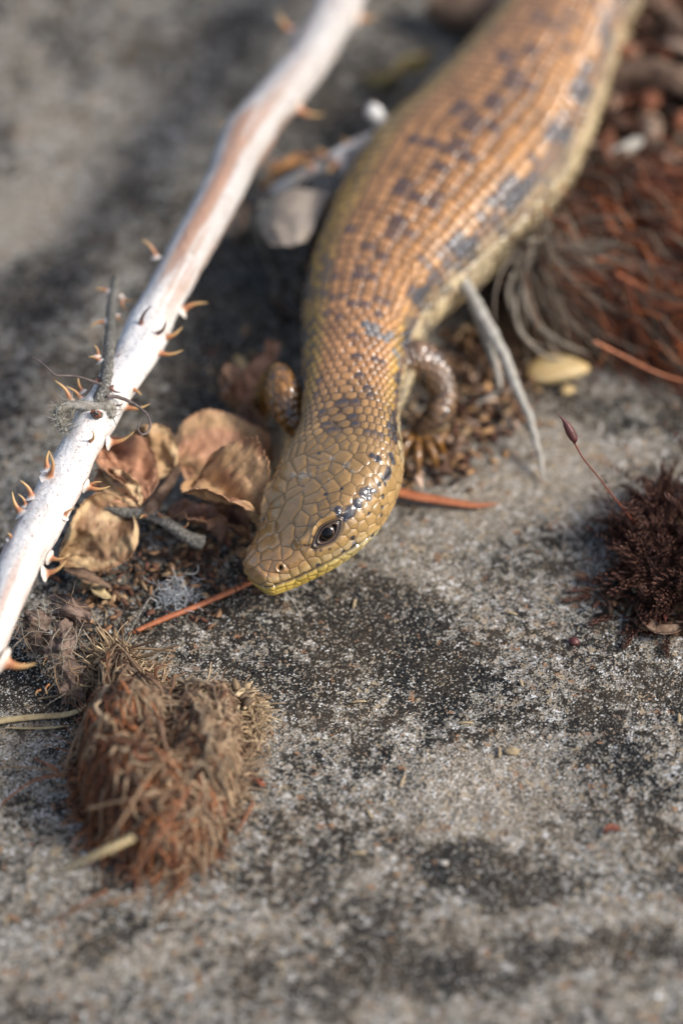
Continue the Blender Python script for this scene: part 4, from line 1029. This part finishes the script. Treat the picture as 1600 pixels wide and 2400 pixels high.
def straw(label, pts, rad, flat=.7):
    v, f = tube1(pts, rad, 10, 40, .08, 5, flat); return tag(obj('dry_straw', v, f, M['chip'], None), label, 'straw')
straw('thick pale straw lying across the front of the fibre clump', [G6(225, 1350, .62), (G6(400, 1285, .95)), G6(560, 1215, 1.12), G6(700, 1150, 1.12)], [.012, .036, .04, .036])
straw('dry straw stalk lying flat on the stone beside the fibre clump', [G6(-60, 545, .04), G6(60, 528, .05), G6(200, 515, .05), G6(340, 505, .06), G6(420, 480, .12), G6(465, 450, .2)], [.05, .05, .045, .045, .04, .03], .5)
straw('thin grey straw sliver lying below the flat straw stalk', [G6(30, 572, .03), G6(150, 575, .03), G6(270, 572, .03), G6(370, 560, .04)], [.008, .018, .018, .006], .5)

# ------------------------------------------------------------------ maroon moss cushion with its capsule
out2 = [(1620+(x_-1620)*.80, 1315+(y_-1315)*.86) for x_, y_ in [(1415, 1260), (1425, 1330), (1430, 1400), (1470, 1455), (1560, 1480), (1680, 1480), (1780, 1420), (1800, 1300), (1760, 1180), (1650, 1130), (1540, 1165), (1460, 1210)]]
fn2 = mound_fn(out2, (1610, 1310), .42, .5, 6)
moss = thing('moss_cushion', P(1600, 1310, 0), 'dark maroon moss cushion bearing a single stalked spore capsule', 'moss')
mound_core('core', fn2, moss, M['core'], sink=.03)
def moss_shoot(seed, ln=.34):
    r2 = np.random.default_rng(seed); V_, F_, C_ = [], [], []
    n = 44; bendv = np.array([r2.normal()*.6, r2.normal()*.6])
    for k in range(n):
        t = k/n; a = k*2.4; z = ln*t; cx, cy = bendv*ln*t*t
        l = .115*(1-.4*t)*r2.uniform(.7, 1.25); o_ = np.array([math.cos(a), math.sin(a), 0]); s_ = np.array([-math.sin(a), math.cos(a), 0])
        b0 = np.array([cx, cy, z]); tipv = b0+o_*l*(.55-.25*t)+np.array([0, 0, l*.95]); md = b0+o_*l*.42+np.array([0, 0, l*.42])
        i = len(V_); V_ += [b0-s_*.006, md-s_*.010, tipv, md+s_*.010, b0+s_*.006]
        F_ += [(i, i+1, i+3, i+4), (i+1, i+2, i+3)]
        cb = np.array([.045, .020, .014])*r2.uniform(.6, 1.6); ct = np.array([.11, .046, .027])*r2.uniform(.6, 1.5)
        C_ += [cb, cb, ct, cb*1.3, cb]
    return np.array(V_)*CM, F_, np.array(C_)
shoots = [mesh_data('moss_shoot', *moss_shoot(k)[:2], M['moss'], moss_shoot(k)[2]) for k in range(5)]
from mathutils import Euler
rq = np.random.default_rng(31)
def place_shoots(parent, fn, n, rmax, sc_, up=1.0, keep=None):
    base = wloc(parent); c0 = fn(np.array(0.), np.array(0.))
    cnt = 0
    while cnt < n:
        a = rq.uniform(0, 2*np.pi); r = rmax*math.sqrt(rq.uniform(0, 1))
        p = fn(np.array(r*math.cos(a)), np.array(r*math.sin(a)), -.02)
        x, y, _ = project(p)
        if keep and not keep(x, y): continue
        out = nrm(np.array([p[0]-c0[0], p[1]-c0[1], 0]))*r*1.0+np.array([0, 0, up])+rq.normal(size=3)*.6
        o = bpy.data.objects.new('shoot', shoots[cnt % 5]); COL.objects.link(o); o.parent = parent
        o.location = p*CM-base; o.rotation_euler = (Vector(out).to_track_quat('Z', 'Y').to_matrix() @ Euler((0, 0, rq.uniform(0, 6))).to_matrix()).to_euler()
        o.scale = [sc_*rq.uniform(.8, 1.35)]*3; cnt += 1
place_shoots(moss, fn2, 290, 1.0, 1.0, .75)
def lone(px, py, h, ang, l):
    o = bpy.data.objects.new('shoot', shoots[int(px) % 5]); COL.objects.link(o); o.parent = moss
    o.location = P(px, py, h)*CM-wloc(moss); o.rotation_euler = Vector((math.cos(ang), math.sin(ang), .12)).to_track_quat('Z', 'Y').to_euler(); o.scale = (l, l, l)
for q in [(1430, 1370, .05, 2.9, 1.1), (1400, 1382, .04, 3.2, 1.0), (1385, 1400, .04, 3.3, 1.0), (1440, 1440, .05, 3.6, 1.0), (1490, 1470, .05, 4.2, 1.0), (1560, 1490, .05, 4.6, .9)]: lone(*q)
# dark humus skirt in front of the moss
fn2b = mound_fn([(1400, 1390), (1450, 1440), (1520, 1470), (1640, 1500), (1700, 1420), (1600, 1360), (1480, 1350)], (1550, 1425), .10, .6, 9)
mound_core('humus', fn2b, moss, M['core'], sink=0)
gm = lambda x, y, h: P(1150+x/2.767, 700+y/2.767, h)
set_p = [gm(940, 1470, .45), gm(870, 1380, .75), gm(780, 1270, 1.05), gm(690, 1150, 1.32), gm(600, 1040, 1.55), gm(540, 935, 1.72)]
seta = stem('seta', set_p, [.013, .011, .010, .009, .010, .012], M['seta'], moss, 7, 60, .05)
cap_p = [gm(542, 938, 1.72), gm(535, 905, 1.78), gm(512, 862, 1.85), gm(490, 820, 1.92), gm(475, 795, 1.96), gm(455, 770, 2.0), gm(425, 748, 2.04)]
v, f = tube1(cap_p, [.014, .048, .052, .040, .022, .012, .003], 12, 50, .04); obj('capsule', v, f, M['capsule'], moss)
def bent_leaf_bit(name, parent, pts, wd, mat, seed=0):
    p = spline(pts, 14); T = nrm(np.gradient(p, axis=0)); s2 = nrm(np.cross(T, [0.1, .2, 1.])); t = np.linspace(0, 1, 14)
    w2 = wd*np.sin(np.pi*np.clip(t*.94+.03, 0, 1))**.7; u = np.linspace(-1, 1, 7)
    g = p[:, None]+s2[:, None]*(w2[:, None]*u)[..., None]+np.array([0, 0, 1.])*(.5*w2[:, None]*u**2)[..., None]
    v, f = sheet(g, .012, .02, seed); return obj(name, v, f, mat, parent)
bent_leaf_bit('curled_leaf', moss, [gm(930, 1960, .05), gm(990, 2060, .1), gm(1060, 2150, .12), gm(1170, 2150, .1), gm(1260, 2110, .06)], .09, M['twig'], 3)
bent_leaf_bit('curled_leaf', moss, [gm(915, 1905, .1), gm(950, 1870, .14), gm(1005, 1855, .12)], .06, M['chip'], 4)
bent_leaf_bit('curled_leaf', moss, [gm(1075, 1885, .12), gm(1120, 1870, .14), gm(1165, 1865, .12)], .045, M['chip'], 5)

# ------------------------------------------------------------------ bank of soil, moss and twigs behind the lizard
soil_out = [(1300, 560), (1230, 640), (1150, 690), (1080, 780), (1060, 860), (1150, 900), (1280, 880), (1420, 860), (1600, 900), (1900, 880), (2300, 700), (2500, 200), (2400, -500), (2000, -900), (1620, -800), (1560, -300), (1500, -50), (1450, 150), (1400, 350)]
fns = mound_fn(soil_out, (1750, 320), .75, .8, 12)
soil = mound_core('soil_bank', fns, None, M['core'], 60, 120, 0.0)
tag(soil, 'dark crumbly soil bank under the moss behind the lizard', None, None, 'structure')
out3 = [(1230, 640), (1270, 760), (1380, 800), (1480, 850), (1620, 880), (1800, 840), (1850, 650), (1760, 520), (1600, 470), (1450, 480), (1330, 540)]
fn3 = mound_fn(out3, (1560, 680), .55, .55, 15, 0.0, .9)
rm = thing('rust_moss_mat', P(1560, 680, 0), 'rust red fibrous moss mat with grey rootlets behind the lizard', 'moss')
mound_core('core', fn3, rm, M['core'], sink=.05)
flow3 = lambda u, v: -.45+.6*np.sin(u*2)
v, f, c_ = strand_field(fn3, 1900, 1.8, flow3, .22, .42, .015, palette([(.34, .10, .035), (.22, .065, .028), (.10, .04, .025), (.42, .15, .06), (.20, .15, .10), (.06, .03, .02)]))
tag(obj('fibre_mat', v, f, M['fibre'], rm, c_), kind='stuff')
for k, (pts, r) in enumerate([([(1240, 600), (1225, 680), (1250, 750), (1310, 800), (1380, 830)], .05), ([(1260, 590), (1215, 660), (1210, 760), (1270, 830), (1350, 850)], .04), ([(1300, 560), (1280, 620), (1300, 690), (1370, 740)], .045),
                              ([(1330, 500), (1290, 560), (1310, 640), (1380, 700), (1470, 720)], .04), ([(1280, 520), (1240, 580), (1250, 640)], .045), ([(1380, 560), (1350, 600), (1380, 660), (1460, 690)], .04), ([(1200, 640), (1190, 700), (1230, 790), (1290, 820)], .035),
                              ([(1440, 560), (1330, 610), (1260, 640), (1200, 640)], .035), ([(1230, 560), (1300, 590), (1350, 640), (1400, 720), (1480, 780)], .03)]):
    n_ = len(pts); stem('rootlet', [P(x, y, .95-.75*i/(n_-1)) for i, (x, y) in enumerate(pts)], [r, r*.8, r*.6, r*.3], M['root2'], rm, 7, 40, .15, k)
for pts, r in [([(1400, 610), (1480, 580), (1560, 545), (1660, 500)], .03), ([(1390, 800), (1450, 830), (1530, 870), (1620, 900)], .02), ([(1440, 640), (1540, 690), (1640, 720)], .03)]:
    stem('red_stalk', [P(x, y, .95-.2*i) for i, (x, y) in enumerate(pts)], [r, r, r*.6], M['needle'], rm, 7, 30, .1)

b = spline([P(1215, 560, .75), P(1250, 590, .85), P(1290, 570, .9), P(1330, 540, .9)], 60); n_ = 260
k = rng.integers(0, 60, n_); t = np.linspace(0, 1, 14)
p0 = b[k]+rng.normal(size=(n_, 3))*.10; L = rng.uniform(.6, 1.7, n_)
d = nrm(np.array([-.15, -.75, -.1])+rng.normal(size=(n_, 3))*.55); c2 = np.array([.55, -.05, -.45])+rng.normal(size=(n_, 3))*.25
p = p0[:, None]+d[:, None]*(L[:, None]*t)[..., None]+c2[:, None]*(L[:, None]*t**2)[..., None]
p[..., 2] = np.maximum(p[..., 2], ground(p[..., 0], p[..., 1])+.02)
pal_ = np.asarray([(.24, .19, .14), (.17, .13, .09), (.30, .25, .18), (.11, .075, .05), (.18, .08, .045)])
v, f, c_ = tubes(p, (.016*rng.uniform(.5, 1.3, n_))[:, None]*(1-.6*t), 4, pal_[rng.integers(0, 5, n_)]*rng.uniform(.7, 1.2, (n_, 1)))
tag(obj('rootlet_fringe', v, f, M['fibre'], rm, c_), kind='stuff')

root = thing('hanging_root', P(1200, 900, 0), 'long pale forked root hanging from the bank across the stone', 'root')
stem('main_strand', [P(1085, 660, 1.0), P(1115, 715, .95), P(1150, 780, .85), P(1178, 830, .75), P(1205, 900, .60), P(1238, 975, .42), P(1256, 1040, .28), P(1268, 1090, .15), P(1274, 1128, .05)],
     [.085, .085, .08, .072, .062, .05, .042, .03, .012], M['root'], root, 9, 90, .3, 2)
stem('side_strand', [P(1110, 700, .9), P(1125, 760, .75), P(1150, 830, .6), P(1168, 890, .4), P(1160, 920, .2), P(1110, 950, .08)], [.06, .06, .05, .045, .035, .02], M['root'], root, 8, 60, .3, 6)
stem('hair', [P(1268, 1085, .16), P(1285, 1062, .12), P(1325, 1058, .05)], [.008, .007, .004], M['root'], root, 5, 16, .1)
def twig(label, pts, rad, mat='twig', seed=3):
    v, f = tube1(pts, rad, 16, 50, .22, seed); return tag(obj('twig', v, f, M[mat], None), label, 'twig', 'twigs behind the lizard')
twig('thick brown twig lying flat beyond the arched back of the lizard', [P(1010, 10, .35), P(1100, 25, .38), P(1180, 45, .38), P(1270, 80, .3)], [.26, .30, .30, .22])
twig('slanting brown twig resting on the soil bank with a pale broken end', [P(1370, 190, .75), P(1440, 175, .85), P(1520, 170, .95), P(1600, 190, .95), P(1720, 200, .8)], [.10, .16, .20, .22, .2], 'twig', 5)
twig('thin grey twig poking from the soil towards the lizard flank', [P(1330, 400, .5), P(1380, 385, .65), P(1440, 362, .75), P(1500, 330, .75)], [.05, .085, .10, .08], 'root', 6)
twig('dull brown forked looking twig sloping down into the rust moss', [P(1455, 360, .85), P(1490, 420, .95), P(1520, 480, 1.0), P(1560, 540, .9)], [.09, .1, .11, .09], 'twig', 7)
twig('short rust twig half buried high on the dark soil bank', [P(1500, -40, .7), P(1560, 30, .8), P(1620, 90, .8)], [.10, .14, .12], 'twig', 8)

# pale bracts
def bract(label, c, ax, ln, wd, th, seed):
    a = nrm(np.array(ax)); s2 = nrm(np.cross(a, [0, 0, 1.])); n2 = np.cross(s2, a)
    v, f = uv_ball(np.zeros(3), 1.0, (a, s2, n2), 18, 26)
    la, ls, ln_ = v@a, v@s2, v@n2
    v = np.outer(la*ln*(1+.15*ls), a)+np.outer(ls*wd*(1-.35*la), s2)+np.outer(ln_*th+.25*wd*ls**2, n2)
    return tag(obj('seed_bract', v+c, f, M['bract'], None), label, 'bract')
bract('large pale yellow seed bract lying against the rust moss', P(1305, 868, .16), (1, .1, .05), .40, .22, .13, 1)
bract('tiny yellow crumb lying below the large pale bract', P(1330, 915, .06), (1, .3, 0), .10, .07, .05, 2)

# ------------------------------------------------------------------ withered hairy leaf under the cane
wl = thing('withered_leaf', P(140, 1500, 0), 'withered crinkled grey brown leaf with pale veins under the cane', 'leaf')
def wpart(curves, seed, veins):
    pts = [[P(*g5(x, y), h) for x, y, h in cvx] for cvx in curves]
    v, f = loft(pts, 34, 22, .014, .16, seed)
    k = len(v)//2; ii = np.linspace(0, 1, k)
    cl = np.array([.15, .10, .075])*(.6+.9*fbm(v[:k, 0]*9, v[:k, 1]*9+v[:k, 2]*5, seed, 3)[:, None])
    o = obj('lobe', v, f, M['leaf'], wl, np.vstack([cl, cl]))
    for vn in veins:
        stem('vein', [P(*g5(x, y), h) for x, y, h in vn], [.009, .008, .005], M['root2'] if seed % 2 else M['tanfib'], o, 5, 24, .2, seed)
    return o
wpart([[(115, 890, .45), (120, 960, .35), (140, 1030, .25), (165, 1070, .12)], [(165, 850, .62), (185, 930, .50), (190, 1010, .38), (190, 1070, .2)], [(245, 850, .5), (258, 930, .36), (250, 1000, .25), (215, 1070, .1)]], 3,
      [[(118, 890, .52), (120, 970, .46), (140, 1030, .38), (165, 1062, .25)], [(160, 838, .7), (200, 832, .72), (240, 855, .66)], [(195, 845, .72), (205, 900, .64), (200, 960, .58), (160, 985, .5)], [(205, 895, .66), (165, 870, .62), (130, 880, .56)], [(205, 940, .62), (240, 960, .52), (255, 990, .4)]])
wpart([[(285, 770, .42), (290, 840, .40), (320, 880, .36), (345, 910, .3)], [(350, 770, .66), (365, 830, .62), (375, 880, .52), (380, 920, .4)], [(470, 830, .56), (480, 870, .5), (440, 900, .4), (400, 930, .3)]], 4,
      [[(290, 770, .5), (330, 800, .6), (390, 830, .66), (470, 835, .62)], [(320, 880, .46), (370, 880, .56), (440, 900, .48)]])
wpart([[(345, 915, .40), (285, 985, .46), (265, 1060, .42), (285, 1130, .3)], [(375, 930, .46), (340, 990, .58), (320, 1060, .52), (320, 1130, .36)], [(395, 950, .38), (400, 1010, .44), (385, 1070, .36), (355, 1130, .26)]], 5,
      [[(345, 920, .5), (285, 985, .56), (268, 1060, .52), (285, 1128, .4)], [(375, 940, .55), (335, 1000, .68), (320, 1060, .62), (300, 1125, .45)], [(330, 1010, .68), (385, 1000, .55)], [(322, 1060, .64), (390, 1040, .5)], [(398, 960, .48), (403, 1010, .52), (385, 1072, .45)]])
wpart([[(285, 1130, .32), (290, 1210, .24), (320, 1290, .15), (340, 1320, .06)], [(345, 1110, .42), (355, 1190, .36), (365, 1270, .24), (370, 1330, .08)], [(455, 1150, .3), (450, 1220, .24), (430, 1290, .14), (400, 1340, .06)]], 6,
      [[(288, 1135, .4), (293, 1210, .34), (320, 1290, .24)], [(360, 1110, .48), (375, 1170, .46), (410, 1200, .4), (400, 1280, .28)], [(375, 1165, .47), (420, 1150, .42), (455, 1150, .36)]])
for a, b in [((270, 1000), (258, 985)), ((265, 1100), (230, 1140)), ((130, 1130), (118, 1160)), ((260, 1240), (250, 1290)), ((215, 1270), (190, 1300)), ((300, 1000), (270, 990)), ((395, 900), (420, 905))]:
    thorn(wl, P(*g5(*a), .35), P(*g5(*b), .4), .012, .15, False, False)
wbase = np.array([P(*g5(x, y), h) for x, y, h in [(120, 900, .5), (130, 1000, .4), (200, 950, .55), (300, 990, .5), (270, 1060, .45), (330, 1100, .5), (400, 1000, .42), (300, 1200, .3), (430, 1180, .32), (350, 830, .6), (250, 860, .5), (370, 1290, .2), (200, 1080, .2)]])
v, f, c_ = hairs(wbase+0, 340, .22, .0038, [(.34, .25, .17), (.25, .17, .11), (.42, .36, .28)])
tag(obj('leaf_hairs', v, f, M['fibre'], wl, c_), kind='stuff')

# ------------------------------------------------------------------ small litter
def crumbs(regions, seed, cols, parent=None, smin=.02, smax=.09):
    r2 = np.random.default_rng(seed); V_, F_, C_ = [], [], []
    cols = np.asarray(cols)
    for x0, y0, rx, ry, n, h in regions:
        for _ in range(n):
            x, y = x0+r2.normal()*rx, y0+r2.normal()*ry
            p = P(x, y, .01+h*r2.uniform()**2); l = r2.uniform(smin, smax); w2 = l*r2.uniform(.2, .6)
            a = r2.uniform(0, 6.28); d = nrm(np.array([math.cos(a), math.sin(a), r2.normal()*.3])); s2 = nrm(np.cross(d, [0, 0, 1.])); n2 = np.cross(s2, d)
            t = np.array([-1, -.35, .35, 1]); i = len(V_); cl = cols[r2.integers(0, len(cols))]*r2.uniform(.6, 1.3)
            bend = r2.normal()*.4
            for k, tt_ in enumerate(t):
                ww = w2*(1 if k in (1, 2) else .35)
                for sx, sz in ((-1, 0), (0, .5), (1, 0), (0, -.3)):
                    V_.append(p+d*l*tt_+s2*ww*sx+n2*(ww*sz+bend*l*tt_*tt_+.5*ww)); C_.append(cl)
            for k in range(3):
                for q in range(4): F_.append((i+k*4+q, i+k*4+(q+1) % 4, i+k*4+4+(q+1) % 4, i+k*4+4+q))
            F_.append((i+3, i+2, i+1, i)); F_.append((i+12, i+13, i+14, i+15))
    return np.array(V_), np.array(F_), np.array(C_)
LIT = [(.16, .085, .045), (.10, .055, .035), (.26, .15, .08), (.05, .035, .028), (.30, .20, .11), (.12, .055, .035)]
v, f, c_ = crumbs([(470, 1290, 70, 45, 150, .12), (330, 1340, 90, 40, 120, .1), (560, 1200, 30, 60, 60, .15), (240, 1400, 60, 40, 60, .08), (560, 930, 50, 60, 70, .12), (480, 1400, 60, 40, 40, .05), (270, 1460, 50, 60, 40, .06)], 5, LIT)
tag(obj('leaf_litter', v, f, M['grit'], None, c_), 'small dark leaf crumbs scattered under the leaf sprig', None, None, 'stuff')
v, f, c_ = crumbs([(1040, 1040, 55, 40, 150, .1), (1110, 970, 70, 50, 140, .1), (1000, 1080, 40, 30, 60, .06), (1180, 930, 60, 30, 80, .08), (1090, 860, 50, 60, 140, .2), (1200, 800, 60, 60, 90, .2)], 6, LIT+[(.42, .24, .11), (.40, .28, .20)], smax=.12)
tag(obj('foreleg_litter', v, f, M['grit'], None, c_), 'rusty and dark litter crumbs around the near foreleg', None, None, 'stuff')
v, f, c_ = crumbs([(1500, 300, 130, 120, 420, .9), (1560, 60, 120, 90, 260, .9), (1420, 480, 60, 60, 160, .8), (1480, 560, 120, 60, 160, .9)], 7, [(.06, .035, .025), (.11, .06, .04), (.20, .12, .08), (.30, .21, .15), (.16, .06, .03)], smin=.08, smax=.32)
tag(obj('bank_litter', v, f, M['grit'], None, c_), 'dark bark and leaf scraps covering the soil bank', None, None, 'stuff')
v, f, c_ = crumbs([(262, 1545, 16, 16, 90, .35), (400, 1625, 50, 8, 90, .22), (560, 1640, 24, 14, 120, .3), (585, 1690, 8, 24, 50, .2)], 9, [(.46, .35, .21), (.36, .26, .15), (.26, .18, .10), (.16, .11, .07)], smin=.03, smax=.11)
tag(obj('crest_flakes', v, f, M['grit'], clump, c_), kind='stuff')
v, f, c_ = crumbs([(1500, 1420, 40, 18, 160, .1), (1570, 1430, 40, 20, 140, .12), (1450, 1400, 30, 20, 60, .05), (1540, 1470, 40, 10, 60, .05)], 19, [(.05, .03, .02), (.09, .045, .03), (.03, .025, .02), (.16, .09, .05), (.10, .03, .02)], smin=.02, smax=.08)
tag(obj('humus_crumbs', v, f, M['grit'], moss, c_), kind='stuff')
# cobweb tuft
wb = P(412, 1395, .05)
n_ = 170; p0 = wb+rng.normal(size=(n_, 3))*np.array([.11, .11, .05]); d = nrm(rng.normal(size=(n_, 3))*np.array([1, 1, .4]))
t = np.linspace(-1, 1, 8); kk = rng.normal(size=(n_, 3))*.5
p = p0[:, None]+d[:, None]*(.09*t)[:, None]+kk[:, None]*(.07*t*t)[:, None]
p[..., 2] = np.maximum(p[..., 2], ground(p[..., 0], p[..., 1])+.006)
v, f, _ = tubes(p, .0045, 3)
tag(obj('cobweb_tuft', v, f, M['web'], None), 'white tuft of cobweb on the stone beside the thin orange needle', 'cobweb')
v, f = tube1([P(672, 1392, .3), P(690, 1415, .2), P(702, 1440, .08), P(708, 1468, .01)], [.005, .005, .003], 5, 24, 0)
tag(obj('fine_hair', v, f, M['root'], None), 'fine pale hair hanging from the chin of the lizard to the stone', 'hair')
stem_d = tube1([P(290, 1505, .04), P(315, 1460, .12), P(345, 1410, .22), P(375, 1370, .3)], [.016, .015, .01], 6, 24, .1)
tag(obj('dark_rootlet', *stem_d, M['bark'], None), 'dark thin rootlet slanting up beside the fibre clump crest', 'rootlet')
# chips and grains lying loose on the stone
CH = [(830, 1415, .075, 1.4), (1195, 1437, .085, -.3), (840, 1645, .085, .1), (1090, 1695, .09, .0), (1170, 1763, .07, 1.5), (943, 1830, .09, 1.2), (865, 1908, .07, -1.0), (840, 2000, .08, .1), (1220, 1600, .05, -1.2), (1590, 1683, .07, 1.5), (1440, 1415, .0, 0)]
for k, (x, y, l, a) in enumerate(CH):
    if not l: continue
    d = np.array([math.cos(a), math.sin(a), 0])*l
    c0 = P(x, y, .015)
    v, f = tube1([c0-d, c0-d*.3+[0, 0, .012], c0+d*.4+[0, 0, .01], c0+d], [.010, .020, .019, .008], 8, 16, .3, k, .6)
    tag(obj('straw_chip', v, f, M['chip2'], None), 'tiny pale straw chip lying on the speckled stone', 'chip', 'straw chips on the stone')
def grain(name, label, cat, x, y, r, mat, sq=(1, .8, .6), seed=1):
    v, f = uv_ball(np.zeros(3), 1.0, (np.array([1., 0, 0]), np.array([0, 1., 0]), np.array([0, 0, 1.])), 14, 18)
    v = v*(1+.45*(fbm(v[:, 0]*1.6+seed, v[:, 1]*1.6+v[:, 2], seed, 3)-.5))[:, None]*np.array(sq)*r
    return tag(obj(name, v+P(x, y, r*sq[2]*.8), f, mat, None), label, cat)
grain('stone_grain', 'small purplish brown pebble lying alone near the maroon moss', 'pebble', 1345, 1503, .065, M['capsule'], seed=2)
grain('stone_grain', 'smooth tan pebble beside an upright straw chip', 'pebble', 1198, 1760, .07, M['chip2'], (1.2, .8, .5), seed=5)
grain('stone_grain', 'white quartz grain on the dark lower lichen patch', 'pebble', 1040, 2022, .04, M['root'], (1.2, .8, .5), seed=7)
bent_leaf_bit('rust_flake', None, [P(1412, 1955, .03), P(1430, 1942, .07), P(1452, 1940, .03)], .05, M['redbit'], 2)
tag(bpy.data.objects[[o.name for o in COL.objects][-1]], 'small rust red flake lying on the stone by itself', 'flake')
o = bent_leaf_bit('rust_flake', None, [P(585, 1818, .03), P(608, 1832, .06), P(622, 1842, .03)], .04, M['redbit'], 3)
tag(o, 'dark rust flake lying at the edge of the fibre clump', 'flake')
o = bent_leaf_bit('seed_husk', None, [P(553, 835, .1), P(562, 848, .12), P(578, 868, .08)], .07, M['bract'], 3)
tag(o, 'pale yellow husk lying in the dark gap left of the lizard shoulder', 'husk')
o = bent_leaf_bit('seed_husk', None, [P(215, 1375, .06), P(238, 1392, .12), P(262, 1400, .06)], .09, M['chip'], 6)
tag(o, 'cream dry husk among dark litter under the leaf sprig', 'husk')
o = bent_leaf_bit('curled_scrap', None, [P(150, 1335, .25), P(185, 1345, .3), P(220, 1360, .25), P(262, 1378, .12)], .09, M['twig'], 7)
tag(o, 'curled brown leaf scrap lying under the big leaflet by the cane', 'leaf')
